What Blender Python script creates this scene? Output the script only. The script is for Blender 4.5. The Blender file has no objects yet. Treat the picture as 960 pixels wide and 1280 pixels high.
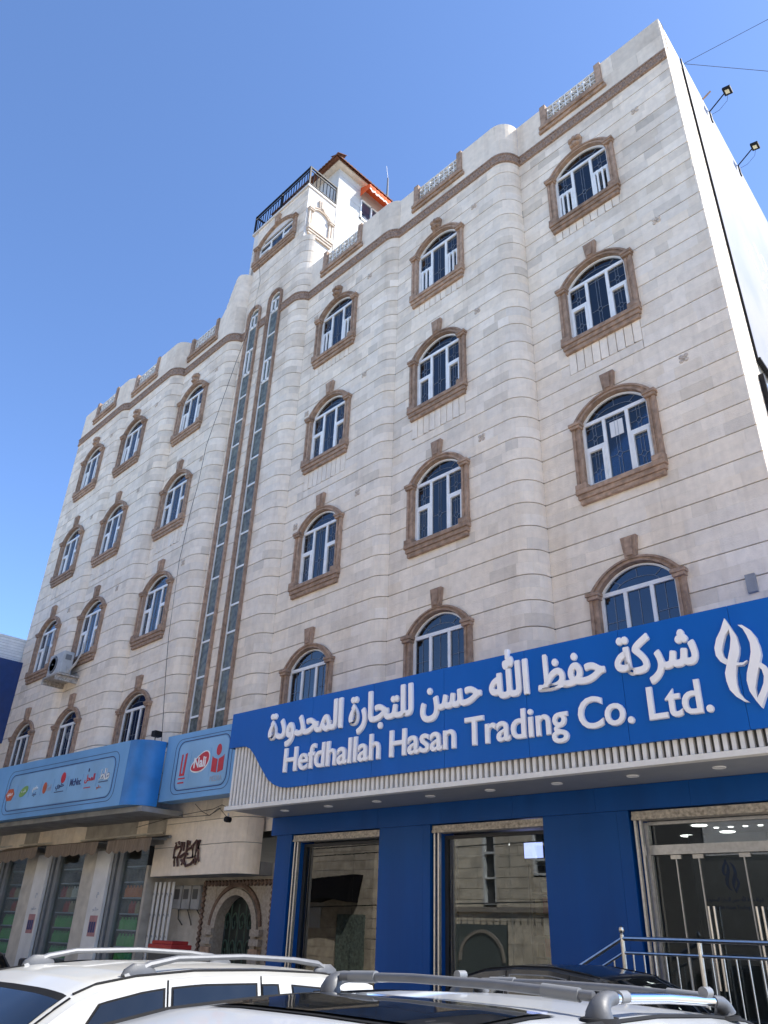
import bpy, bmesh, math, random
from mathutils import Vector, Matrix
random.seed(7)
C = bpy.context.scene.collection
SC = bpy.context.scene
R = math.radians
# ------------------------------------------------------------------ camera, sky, sun
H = 1.95
cam = bpy.data.cameras.new("camera"); cam.sensor_fit = 'VERTICAL'; cam.sensor_height = 24.0
cam.lens = 964.516 / 1280 * 24.0; cam.clip_start = 0.05; cam.clip_end = 3000
camo = bpy.data.objects.new("camera", cam); C.objects.link(camo)
RW = ((0.705737, 0.707324, 0.034302), (-0.322352, 0.360605, -0.876263), (-0.630407, 0.607486, 0.480602))
m = Matrix.Identity(4)
for i in range(3):
    m[i][0] = RW[0][i]; m[i][1] = -RW[1][i]; m[i][2] = -RW[2][i]
m[2][3] = H
camo.matrix_world = m
SC.camera = camo
SUN_DIR = Vector((1.11, 1.0, 1.71)).normalized()
SUN_EL = math.asin(SUN_DIR.z); SUN_ROT = math.atan2(SUN_DIR.x, SUN_DIR.y)
w = bpy.data.worlds.new("World"); SC.world = w; w.use_nodes = True
nt = w.node_tree; nt.nodes.clear()
sky = nt.nodes.new("ShaderNodeTexSky"); sky.sky_type = 'NISHITA'; sky.sun_disc = False
sky.sun_elevation = SUN_EL; sky.sun_rotation = SUN_ROT; sky.altitude = 0; sky.air_density = 0.62; sky.dust_density = 0.2; sky.ozone_density = 6.0
bg = nt.nodes.new("ShaderNodeBackground"); bg.inputs[1].default_value = 0.13
wo = nt.nodes.new("ShaderNodeOutputWorld"); nt.links.new(sky.outputs[0], bg.inputs[0]); nt.links.new(bg.outputs[0], wo.inputs[0])
sl = bpy.data.lights.new("sun", 'SUN'); sl.energy = 2.8; sl.angle = R(0.53); sl.color = (1.0, 0.955, 0.88)
so = bpy.data.objects.new("sun", sl); C.objects.link(so); so.rotation_euler = SUN_DIR.to_track_quat('Z', 'Y').to_euler()
SC.view_settings.view_transform = 'Standard'; SC.view_settings.look = 'None'; SC.view_settings.gamma = 1.0
SC.view_settings.exposure = 1.66
SC.render.engine = 'CYCLES'

# ------------------------------------------------------------------ materials
def nd(t, k, **kw):
    n = t.nodes.new(k)
    for a, b in kw.items(): setattr(n, a, b)
    return n
def rgb(c): return (c[0], c[1], c[2], 1)
def mat(name, col, rough=.6, metal=0.0, var=.12, vs=6.0, bump=0.0, bs=60.0, coat=0.0, spec=.5, stretch=None, streak=0.0, tint=False, orand=0.0):
    M = bpy.data.materials.new(name); M.use_nodes = True; t = M.node_tree
    b = t.nodes["Principled BSDF"]; b.inputs["Roughness"].default_value = rough; b.inputs["Metallic"].default_value = metal
    b.inputs["Specular IOR Level"].default_value = .12 if (rough >= .68 and spec == .5) else spec; b.inputs["Coat Weight"].default_value = coat; b.inputs["Coat Roughness"].default_value = .05
    L = t.links.new
    g = nd(t, "ShaderNodeNewGeometry"); src = g.outputs["Position"]
    if stretch:
        mp = nd(t, "ShaderNodeMapping"); mp.inputs["Scale"].default_value = stretch; L(src, mp.inputs[0]); src = mp.outputs[0]
    n = nd(t, "ShaderNodeTexNoise"); n.inputs["Scale"].default_value = vs; n.inputs["Detail"].default_value = 5; L(src, n.inputs["Vector"])
    r = nd(t, "ShaderNodeMapRange"); r.inputs[1].default_value = .3; r.inputs[2].default_value = .7
    r.inputs[3].default_value = 1 - var; r.inputs[4].default_value = 1 + var; L(n.outputs["Fac"], r.inputs[0])
    mx = nd(t, "ShaderNodeVectorMath", operation='SCALE'); mx.inputs[0].default_value = col; L(r.outputs[0], mx.inputs["Scale"]); out = mx.outputs[0]
    if tint:
        a = nd(t, "ShaderNodeAttribute", attribute_name="tint")
        v = nd(t, "ShaderNodeVectorMath", operation='MULTIPLY'); L(out, v.inputs[0]); L(a.outputs["Color"], v.inputs[1]); out = v.outputs[0]
    if orand:
        oi = nd(t, "ShaderNodeObjectInfo"); ro = nd(t, "ShaderNodeMapRange"); ro.inputs[3].default_value = 1 - orand; ro.inputs[4].default_value = 1 + orand; L(oi.outputs["Random"], ro.inputs[0])
        vo = nd(t, "ShaderNodeVectorMath", operation='SCALE'); L(out, vo.inputs[0]); L(ro.outputs[0], vo.inputs["Scale"]); out = vo.outputs[0]
    if streak:
        mp2 = nd(t, "ShaderNodeMapping"); mp2.inputs["Scale"].default_value = (1.6, 1.6, .11); L(g.outputs["Position"], mp2.inputs[0])
        n2 = nd(t, "ShaderNodeTexNoise"); n2.inputs["Scale"].default_value = 1.6; n2.inputs["Detail"].default_value = 6; n2.inputs["Roughness"].default_value = .65; L(mp2.outputs[0], n2.inputs["Vector"])
        r2 = nd(t, "ShaderNodeMapRange"); r2.inputs[1].default_value = .5; r2.inputs[2].default_value = .78; r2.inputs[3].default_value = 0; r2.inputs[4].default_value = streak; L(n2.outputs["Fac"], r2.inputs[0])
        n3 = nd(t, "ShaderNodeTexNoise"); n3.inputs["Scale"].default_value = .55; n3.inputs["Detail"].default_value = 7; n3.inputs["Roughness"].default_value = .62; L(g.outputs["Position"], n3.inputs["Vector"])
        r3 = nd(t, "ShaderNodeMapRange"); r3.inputs[1].default_value = .5; r3.inputs[2].default_value = .75; r3.inputs[3].default_value = 0; r3.inputs[4].default_value = streak; L(n3.outputs["Fac"], r3.inputs[0])
        sx = nd(t, "ShaderNodeSeparateXYZ"); L(g.outputs["Position"], sx.inputs[0])
        hz = nd(t, "ShaderNodeMapRange"); hz.inputs[1].default_value = 11; hz.inputs[2].default_value = 18; hz.inputs[3].default_value = .35; hz.inputs[4].default_value = 1.5; L(sx.outputs["Z"], hz.inputs[0])
        mm = nd(t, "ShaderNodeMath", operation='MULTIPLY'); L(r3.outputs[0], mm.inputs[0]); L(hz.outputs[0], mm.inputs[1])
        ad = nd(t, "ShaderNodeMath", operation='ADD'); ad.use_clamp = True; L(r2.outputs[0], ad.inputs[0]); L(mm.outputs[0], ad.inputs[1])
        mc = nd(t, "ShaderNodeMix", data_type='RGBA', blend_type='MULTIPLY'); L(ad.outputs[0], mc.inputs["Factor"]); L(out, mc.inputs["A"]); mc.inputs["B"].default_value = (.56, .50, .45, 1); out = mc.outputs["Result"]
    L(out, b.inputs["Base Color"])
    if bump:
        nb = nd(t, "ShaderNodeTexNoise"); nb.inputs["Scale"].default_value = bs; nb.inputs["Detail"].default_value = 6; L(g.outputs["Position"], nb.inputs["Vector"])
        bp = nd(t, "ShaderNodeBump"); bp.inputs["Strength"].default_value = bump; bp.inputs["Distance"].default_value = .02; L(nb.outputs["Fac"], bp.inputs["Height"]); L(bp.outputs[0], b.inputs["Normal"])
        rr = nd(t, "ShaderNodeMapRange"); rr.inputs[3].default_value = max(.02, rough - .12); rr.inputs[4].default_value = min(1, rough + .12); L(nb.outputs["Fac"], rr.inputs[0]); L(rr.outputs[0], b.inputs["Roughness"])
    return M
def glass(name, tint, base=.04, mult=1.0, rough=.02, dirt=.0, through=1.0, dirtcol=(.4, .38, .35)):
    M = bpy.data.materials.new(name); M.use_nodes = True; t = M.node_tree; t.nodes.clear(); L = t.links.new
    o = nd(t, "ShaderNodeOutputMaterial"); tr = nd(t, "ShaderNodeBsdfTransparent"); tr.inputs[0].default_value = rgb(tint)
    gl = nd(t, "ShaderNodeBsdfGlossy"); gl.inputs["Roughness"].default_value = rough; gl.inputs["Color"].default_value = (.95, .97, 1, 1)
    fr = nd(t, "ShaderNodeFresnel"); fr.inputs[0].default_value = 1.52
    g = nd(t, "ShaderNodeNewGeometry")
    n = nd(t, "ShaderNodeTexNoise"); n.inputs["Scale"].default_value = .9; L(g.outputs["Position"], n.inputs["Vector"])
    bp = nd(t, "ShaderNodeBump"); bp.inputs["Strength"].default_value = .015; bp.inputs["Distance"].default_value = .04; L(n.outputs["Fac"], bp.inputs["Height"])
    L(bp.outputs[0], gl.inputs["Normal"])
    ad = nd(t, "ShaderNodeMath", operation='MULTIPLY_ADD'); ad.inputs[1].default_value = mult; ad.inputs[2].default_value = base; ad.use_clamp = True; L(fr.outputs[0], ad.inputs[0])
    mx = nd(t, "ShaderNodeMixShader"); L(ad.outputs[0], mx.inputs[0]); L(tr.outputs[0], mx.inputs[1]); L(gl.outputs[0], mx.inputs[2]); last = mx
    if dirt:
        df = nd(t, "ShaderNodeBsdfDiffuse"); df.inputs[0].default_value = rgb(dirtcol)
        n2 = nd(t, "ShaderNodeTexNoise"); n2.inputs["Scale"].default_value = 7; n2.inputs["Detail"].default_value = 7; L(g.outputs["Position"], n2.inputs["Vector"])
        r2 = nd(t, "ShaderNodeMapRange"); r2.inputs[1].default_value = .35; r2.inputs[2].default_value = .8; r2.inputs[3].default_value = dirt * .5; r2.inputs[4].default_value = dirt * 1.4; L(n2.outputs["Fac"], r2.inputs[0])
        m2 = nd(t, "ShaderNodeMixShader"); L(r2.outputs[0], m2.inputs[0]); L(mx.outputs[0], m2.inputs[1]); L(df.outputs[0], m2.inputs[2]); last = m2
    L(last.outputs[0], o.inputs[0])
    return M
def emit(name, col, s):
    M = bpy.data.materials.new(name); M.use_nodes = True; b = M.node_tree.nodes["Principled BSDF"]
    b.inputs["Base Color"].default_value = rgb(col); b.inputs["Emission Color"].default_value = rgb(col); b.inputs["Emission Strength"].default_value = s
    return M
STONE = mat("limestone", (.82, .715, .58), .75, var=.07, vs=7, bump=.35, bs=38, tint=True, streak=.34)
JOINT = mat("mortar", (.30, .255, .215), .9, var=.2, vs=5)
PARAPET = mat("parapet_stone", (.80, .70, .575), .75, var=.09, vs=4, bump=.25, bs=30, streak=.3, tint=True)
BROWN = mat("brown_stone", (.37, .255, .18), .7, var=.3, vs=9, bump=.6, bs=70, orand=.13, streak=.45)
BROWN2 = mat("carved_brown_stone", (.30, .215, .165), .8, var=.4, vs=26, bump=1.0, bs=40)
PVC = mat("white_plastic", (.80, .80, .77), .4, var=.08, vs=5, orand=.05)
LATT = mat("white_lattice_paint", (.74, .72, .67), .7, var=.12, vs=20)
GLBAR = mat("grey_glazing_bar", (.20, .23, .27), .5)
WGLASS = glass("window_glass", (.30, .42, .53), base=.03, mult=1.2)
SGLASS = glass("stair_glass", (.10, .14, .13), base=.0, dirt=.78, dirtcol=(.23, .255, .23))
SHOPGLASS = glass("shop_glass", (.62, .66, .66), base=.012, mult=1.25, rough=.0)
LSHOPGLASS = glass("old_shop_glass", (.86, .90, .88), base=.0, mult=.45, rough=.01, dirt=.02)
CARGLASS = glass("tinted_car_glass", (.05, .06, .065), base=.0, dirt=.02, dirtcol=(.35, .37, .4))
CURT = mat("pale_curtain", (.42, .46, .47), .9, var=.25, vs=3, stretch=(14, 14, .6))
CURT2 = mat('white_curtain', (.62, .61, .57), .9, var=.25, vs=3, stretch=(14, 14, .6))
CURT3 = mat('tan_curtain', (.46, .37, .26), .9, var=.25, vs=3, stretch=(14, 14, .6))
DARK = mat("dark_room", (.035, .038, .042), .9)  # near-black colour stands in for the shade of unlit rooms and recesses
WHITEWALL = mat("white_render", (.56, .54, .50), .85, var=.06, vs=4, bump=.2, bs=50)
SIDEW = mat("side_render", (.37, .345, .295), .85, var=.09, vs=1.2, bump=.15, bs=30, streak=.3)
TILE = mat("roof_tile_clay", (.16, .075, .05), .8, var=.4, vs=16)
ORANGE = mat("orange_awning_cloth", (.72, .13, .045), .8, var=.1)
BLACKM = mat("black_iron", (.012, .012, .014), .6, spec=.2)
CABLE = mat("black_cable", (.03, .03, .03), .6)
SBLUE = mat("blue_sign_panel", (.002, .108, .44), .42, var=.07, vs=1.2, stretch=(1.5, 1.5, .3), spec=.22)
DBLUE = mat("blue_cladding", (.002, .064, .265), .42, var=.12, vs=1.4, stretch=(2, 2, .25), bump=.12, bs=1.3, spec=.22)
LETTER = mat("white_letter_acrylic", (.90, .885, .89), .35, var=.03)
FIN = mat("white_fin", (.74, .72, .68), .5, var=.07)
FINB = mat("fin_backing", (.09, .09, .09), .7)
SOFFIT = mat("grey_soffit", (.27, .285, .31), .5, var=.05)
STEEL = mat("stainless_steel", (.62, .60, .57), .28, metal=1.0, var=.1, vs=20)
ALU = mat("aluminium", (.5, .5, .5), .35, metal=.9, var=.12, vs=20)
GALV = mat("rusty_shutter", (.42, .38, .33), .55, metal=.3, var=.45, vs=22)
LBLUE = mat("light_blue_vinyl", (.155, .36, .62), .45, var=.17, vs=.7, stretch=(1.2, 1.2, .5))
LBLUE2 = mat("pale_blue_print", (.24, .45, .67), .45, var=.16, vs=.8, stretch=(1.2, 1.2, .5))
DEEPB = mat("deep_blue_print", (.02, .19, .50), .4, var=.2, vs=2)
NAVY = mat("navy_print", (.03, .05, .16), .5)
REDP = mat("red_print", (.55, .03, .045), .5, var=.08)
GREENP = mat("green_print", (.20, .36, .10), .5)
ORP = mat("orange_red_print", (.50, .11, .05), .5)
WHITEP = mat("white_print", (.82, .82, .80), .5)
GREYP = mat("grey_print", (.36, .40, .48), .5)
PLASTER = mat("old_plaster", (.42, .385, .33), .85, var=.22, vs=3, bump=.4, bs=30, streak=.3)
GREYPL = mat("grey_plaster", (.30, .30, .295), .85, var=.2, vs=3, bump=.3, bs=30)
AWN = mat("faded_awning_cloth", (.22, .17, .125), .9, var=.25, vs=4, stretch=(6, 6, .5))
GREYAL = mat("grey_door_frame", (.24, .255, .265), .5, metal=.3, var=.1)
WHITEPANEL = mat("white_panel", (.72, .71, .68), .55, var=.1, vs=3)
CREAM = mat("cream_pier", (.56, .52, .45), .7, var=.15, vs=4)
ACW = mat("ac_casing", (.46, .47, .46), .5, var=.1)
ACD = mat("ac_dark", (.06, .06, .06), .6)
ASPH = mat("dusty_asphalt", (.37, .325, .26), .9, var=.25, vs=8, bump=.6, bs=90)  # unseen ground, colour raised above real asphalt to bounce warm light upward
PAVE = mat("pavement_concrete", (.45, .40, .33), .85, var=.15, vs=4, bump=.3, bs=50)
GREENIRON = mat("green_iron", (.035, .075, .055), .5, var=.2)
ARCHST = mat("pale_arch_stone", (.36, .315, .265), .8, var=.2, vs=20, bump=.5, bs=60)
REDPL = mat("red_plastic", (.36, .025, .02), .5)
CREAMB = mat("banner_border", (.80, .74, .64), .6, var=.05)
INT = mat("shop_inner_wall", (.5, .51, .53), .7, var=.05)
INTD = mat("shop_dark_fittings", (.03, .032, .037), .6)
WOOD = mat("carved_wood_letters", (.085, .04, .032), .6)
SAND = mat("warm_sandstone", (.74, .65, .51), .8, var=.22, vs=3, bump=.4, bs=20, tint=True)
RUB = mat("black_rubber", (.015, .015, .016), .75, spec=.1)
PLAST = mat("grey_trim_plastic", (.17, .175, .18), .45, var=.05)
FOOTG = mat("grey_rail_foot", (.075, .078, .085), .5, var=.12, vs=14, bump=.04, bs=120)
CHROME = mat("chrome", (.80, .80, .80), .10, metal=1.0, var=.03)
SILVR = mat("silver_rail", (.15, .153, .16), .5, metal=.35, var=.08, vs=20)
def paint(name, c, coat=.7, var=.05, rough=.4): return mat(name, c, rough, var=var, vs=2.5, coat=coat)
PWHITE = paint("white_car_paint", (.50, .49, .45), var=.05)
PSILV = paint("silver_white_car_paint", (.46, .475, .49), var=.04)
PBLACK = paint("black_car_paint", (.010, .012, .016), rough=.3)
PGREY = paint("dark_grey_car_paint", (.035, .032, .034), rough=.35)
LAMPG = emit("lit_lamp", (1, .97, .9), 2.5)
LAMPOFF = mat("unlit_lamp_disc", (.80, .80, .80), .3)
SCREEN = emit("lit_screen", (.45, .5, 1.0), 1.1)

# ------------------------------------------------------------------ mesh builder
class MB:
    def __init__(s): s.v = []; s.f = []; s.t = []; s.cur = (1, 1, 1)
    def add(s, vs, fs):
        o = len(s.v); s.v += [tuple(v) for v in vs]; s.t += [s.cur] * len(vs); s.f += [tuple(i + o for i in f) for f in fs]
        return s
    def box(s, x0, x1, y0, y1, z0, z1):
        return s.add([(x0, y0, z0), (x1, y0, z0), (x1, y1, z0), (x0, y1, z0), (x0, y0, z1), (x1, y0, z1), (x1, y1, z1), (x0, y1, z1)],
                     [(0, 3, 2, 1), (4, 5, 6, 7), (0, 1, 5, 4), (1, 2, 6, 5), (2, 3, 7, 6), (3, 0, 4, 7)])
    def prism(s, poly, y0, y1):      # poly in (x, z), extruded from y0 (front) to y1
        a = sum(poly[i][0] * poly[(i + 1) % len(poly)][1] - poly[(i + 1) % len(poly)][0] * poly[i][1] for i in range(len(poly)))
        if a < 0: poly = poly[::-1]
        n = len(poly)
        return s.add([(x, y0, z) for x, z in poly] + [(x, y1, z) for x, z in poly],
                     [tuple(range(n)), tuple(range(2 * n - 1, n - 1, -1))] + [(i, i + n, (i + 1) % n + n, (i + 1) % n) for i in range(n)])
    def ring(s, inner, outer, y0, y1):   # open band between two polylines (x,z) of equal length
        n = len(inner)
        vs = [(x, y0, z) for x, z in inner] + [(x, y0, z) for x, z in outer] + [(x, y1, z) for x, z in inner] + [(x, y1, z) for x, z in outer]
        fs = []
        for i in range(n - 1):
            fs += [(i, n + i, n + i + 1, i + 1), (2 * n + i, 2 * n + i + 1, 3 * n + i + 1, 3 * n + i), (n + i, 3 * n + i, 3 * n + i + 1, n + i + 1), (i, i + 1, 2 * n + i + 1, 2 * n + i)]
        fs += [(0, 2 * n, 3 * n, n), (n - 1, 2 * n - 1, 4 * n - 1, 3 * n - 1)]
        return s.add(vs, fs)
    def tube(s, pts, r, n=6, ry=None):
        pts = [Vector(p) for p in pts]; rs = r if isinstance(r, (list, tuple)) else [r] * len(pts); vs = []; fs = []
        for i, p in enumerate(pts):
            d = (pts[min(i + 1, len(pts) - 1)] - pts[max(i - 1, 0)]).normalized()
            a = d.cross(Vector((0, 0, 1)))
            a = Vector((1, 0, 0)) if a.length < 1e-3 else a.normalized()
            b = a.cross(d).normalized()
            for k in range(n):
                q = 2 * math.pi * k / n
                vs.append(p + a * math.cos(q) * rs[i] + b * math.sin(q) * (ry or rs[i]))
        for i in range(len(pts) - 1):
            for k in range(n):
                fs.append((i * n + k, i * n + (k + 1) % n, (i + 1) * n + (k + 1) % n, (i + 1) * n + k))
        fs += [tuple(range(n))[::-1], tuple((len(pts) - 1) * n + k for k in range(n))]
        return s.add(vs, fs)
    def lathe(s, prof, c=(0, 0, 0), n=16, axis='z'):
        vs = []; fs = []
        for r, h in prof:
            for k in range(n):
                a = 2 * math.pi * k / n; p = (r * math.cos(a), r * math.sin(a), h)
                if axis == 'x': p = (h, r * math.cos(a), r * math.sin(a))
                if axis == 'y': p = (r * math.cos(a), h, r * math.sin(a))
                vs.append((c[0] + p[0], c[1] + p[1], c[2] + p[2]))
        for i in range(len(prof) - 1):
            for k in range(n): fs.append((i * n + k, i * n + (k + 1) % n, (i + 1) * n + (k + 1) % n, (i + 1) * n + k))
        fs += [tuple(range(n))[::-1], tuple((len(prof) - 1) * n + k for k in range(n))]
        return s.add(vs, fs)
    def grid(s, rows):
        n = len(rows[0]); vs = [p for r in rows for p in r]
        return s.add(vs, [(i * n + j, i * n + j + 1, (i + 1) * n + j + 1, (i + 1) * n + j) for i in range(len(rows) - 1) for j in range(n - 1)])
    def mesh(s, name, m, smooth=False, bevel=0, fix=True):
        me = bpy.data.meshes.new(name); me.from_pydata(s.v, [], s.f)
        if any(t != (1, 1, 1) for t in s.t) or m in (STONE, PARAPET, SAND):
            at = me.color_attributes.new("tint", 'FLOAT_COLOR', 'POINT')
            at.data.foreach_set("color", [c for t in s.t for c in (t[0], t[1], t[2], 1)])
        if fix or bevel:
            b = bmesh.new(); b.from_mesh(me)
            if bevel: bmesh.ops.bevel(b, geom=b.edges[:], offset=bevel, segments=1, affect='EDGES')
            bmesh.ops.recalc_face_normals(b, faces=b.faces); b.to_mesh(me); b.free()
        me.materials.append(m)
        if smooth:
            me.polygons.foreach_set("use_smooth", [True] * len(me.polygons))
            try: me.set_sharp_from_angle(angle=R(38))
            except Exception: pass
        return me
    def build(s, name, m, parent=None, smooth=False, bevel=0, fix=True):
        return link(name, s.mesh(name, m, smooth, bevel, fix), parent)
def link(name, me, parent=None):
    o = bpy.data.objects.new(name, me); C.objects.link(o)
    if parent: o.parent = parent
    return o
def tag(o, label=None, cat=None, group=None, kind=None):
    for k, v in (("label", label), ("category", cat), ("group", group), ("kind", kind)):
        if v: o[k] = v
    return o
def thing(name, label, cat, loc=(0, 0, 0), rz=0.0, group=None):
    o = bpy.data.objects.new(name, None); C.objects.link(o); o.location = loc; o.rotation_euler = (0, 0, rz); o.empty_display_size = .3
    return tag(o, label, cat, group)
def sub(name, parent, loc=(0, 0, 0), rz=0.0):
    o = bpy.data.objects.new(name, None); C.objects.link(o); o.parent = parent; o.location = loc; o.rotation_euler = (0, 0, rz); return o
YAW = 0.070964            # the street and its signs run 4 degrees off the stepped bays
def street(name, label, cat, group=None): return thing(name, label, cat, (0, 0, 0), YAW, group)
def uv2xy(u, v): return (u * math.cos(YAW) - v * math.sin(YAW), u * math.sin(YAW) + v * math.cos(YAW))
def proj(p):
    d = (p[0], p[1], p[2] - H); c = [sum(RW[i][k] * d[k] for k in range(3)) for i in range(3)]
    if c[2] < .05: return None
    return (480 + 964.516 * c[0] / c[2], 640 + 964.516 * c[1] / c[2])

# ------------------------------------------------------------------ ground
g = MB().box(-900, 900, -900, 900, -.6, 0).build("ground", ASPH); tag(g, kind="structure")
p = MB().box(-60, 30, 9.15, 16, .004, .14).build("pavement", PAVE); p.rotation_euler.z = YAW; tag(p, kind="structure")
p = MB().box(-60, 30, -9.0, -6.6, .004, .14).build("pavement", PAVE); p.rotation_euler.z = YAW; tag(p, kind="structure")

# ------------------------------------------------------------------ the stone building
B = thing("stone_apartment_building", "tall cream stone building with stepped rounded bays and brown arched window frames", "building", (-15, 11, 0))
def bp(o):  # parent to the building keeping world coordinates
    o.parent = B; o.location = o.location - Vector((-15, 11, 0)); return o
RAD = .46
BAYS = {  # name: (y plane, left inner corner x, right inner corner x, next plane to the right, window centre)
    'F': (9.25, -27.65, -23.78, 9.41, -25.67), 'E': (9.41, -23.78, -20.50, 9.75, -22.86), 'D': (9.75, -20.50, -17.55, 10.08, -19.52),
    'S': (10.08, -17.55, -14.47, 10.36, None), 'C': (10.36, -14.47, -10.77, 10.54, -13.02), 'B': (10.54, -10.77, -7.05, 11.0, -9.36),
    'A': (11.0, -7.05, -3.10, None, -5.45)}
ROWZ = (15.85, 12.36, 8.88, 5.39)
SPRING, RISE, HWO, HWI = 1.72, .49, .85, .69
ZBAND0, ZBAND1, ZTOP = 18.90, 19.22, 20.41
class Path:
    def __init__(s, y, xl, xr, yn):
        s.y, s.xl = y, xl
        if yn is None: s.xs, s.tm = xr, 0.0
        else:
            s.tm = math.acos(max(0.0, 1 - (yn - y) / RAD)) if yn - y < RAD else math.pi / 2
            s.xs = xr - RAD * math.sin(s.tm)
        s.t1 = s.xs + RAD * s.tm
    def pos(s, t, d):   # d outwards
        if t <= s.xs: return (t, s.y - d)
        a = min((t - s.xs) / RAD, s.tm); return (s.xs + (RAD + d) * math.sin(a), s.y + RAD - (RAD + d) * math.cos(a))
    def samples(s, a, b):
        out = [a]; step = RAD * s.tm / max(1, round(s.tm / R(11))) if s.tm else 1
        t = s.xs
        while s.tm and t < b - 1e-4:
            if t > a + 1e-4: out.append(t)
            t += step
        return out + [b]
def zarch(dx, hw, zs, rise):
    r = (hw * hw + rise * rise) / (2 * rise)
    return zs + rise - r + math.sqrt(max(0, r * r - dx * dx))
stones = []     # (area in the picture, verts, faces, tint)
def stone(P, sm, tint, d0=-.03, d1=0.0, out=None):
    """sm: list of (t, zlow, zup). Front face at d1, sides back to d0."""
    mb = MB()
    n = len(sm); vs = []
    for t, a, b in sm:
        x, y = P.pos(t, d1); X, Y = P.pos(t, d0)
        vs += [(x, y, a), (x, y, b), (X, Y, a), (X, Y, b)]
    fs = []
    for i in range(n - 1):
        k, l = 4 * i, 4 * i + 4
        fs += [(k, l, l + 1, k + 1), (k, k + 2, l + 2, l), (k + 1, l + 1, l + 3, k + 3)]
    fs += [(0, 1, 3, 2), (4 * n - 4, 4 * n - 2, 4 * n - 1, 4 * n - 3)]
    (stones if out is None else out).append((vs, fs, tint))
def tint_rnd(k=1.0, z=0.0):
    hi = min(1, max(0, (z - 10) / 7))
    b = 1 + random.gauss(0, .034 + .022 * hi) * k
    if random.random() < .08 + .22 * hi: b *= random.uniform(.84, .95)
    w_ = random.gauss(0, .014) * k
    return (b * (1 + w_ * .6), b, b * (1 - w_))
def rowstones(P, t0, t1, z0, z1, wmin, wmax, holes, jx=.0016, ztrim=(0, 0), tk=1.0):
    """one row of stones between t0..t1, holes: list of (cx, hw, zsill, zspring, rise)"""
    za, zb = z0 + ztrim[0], z1 - ztrim[1]
    cuts = [t0]
    while cuts[-1] < t1 - wmax: cuts.append(cuts[-1] + random.uniform(wmin, wmax))
    cuts.append(t1)
    hs = [h for h in holes if h[2] < zb and h[3] + h[4] > za]
    for a, b in zip(cuts, cuts[1:]):
        parts = [(a + jx / 2, b - jx / 2, None)]
        for h in hs:
            new = []
            for (p, q, k) in parts:
                l, r = h[0] - h[1], h[0] + h[1]
                if k is not None or q <= l or p >= r: new.append((p, q, k)); continue
                if p < l: new.append((p, l, None))
                if q > r: new.append((r, q, None))
                new.append((max(p, l), min(q, r), h))
            parts = new
        tn = tint_rnd(tk, za)
        for p, q, h in parts:
            if q - p < .012: continue
            if h is None:
                stone(P, [(t, za, zb) for t in P.samples(p, q)], tn)
            else:
                if h[2] > za + .01: stone(P, [(p, za, min(zb, h[2])), (q, za, min(zb, h[2]))], tn)
                n = max(2, int((q - p) / .07) + 2); ts = [p + (q - p) * i / (n - 1) for i in range(n)]
                run = []
                for t in ts:
                    zl = max(za, zarch(t - h[0], h[1], h[3], h[4]))
                    if zl < zb - .004: run.append((t, zl, zb))
                    else:
                        if len(run) > 1: stone(P, run, tn)
                        run = []
                if len(run) > 1: stone(P, run, tn)
backing = MB()
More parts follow.
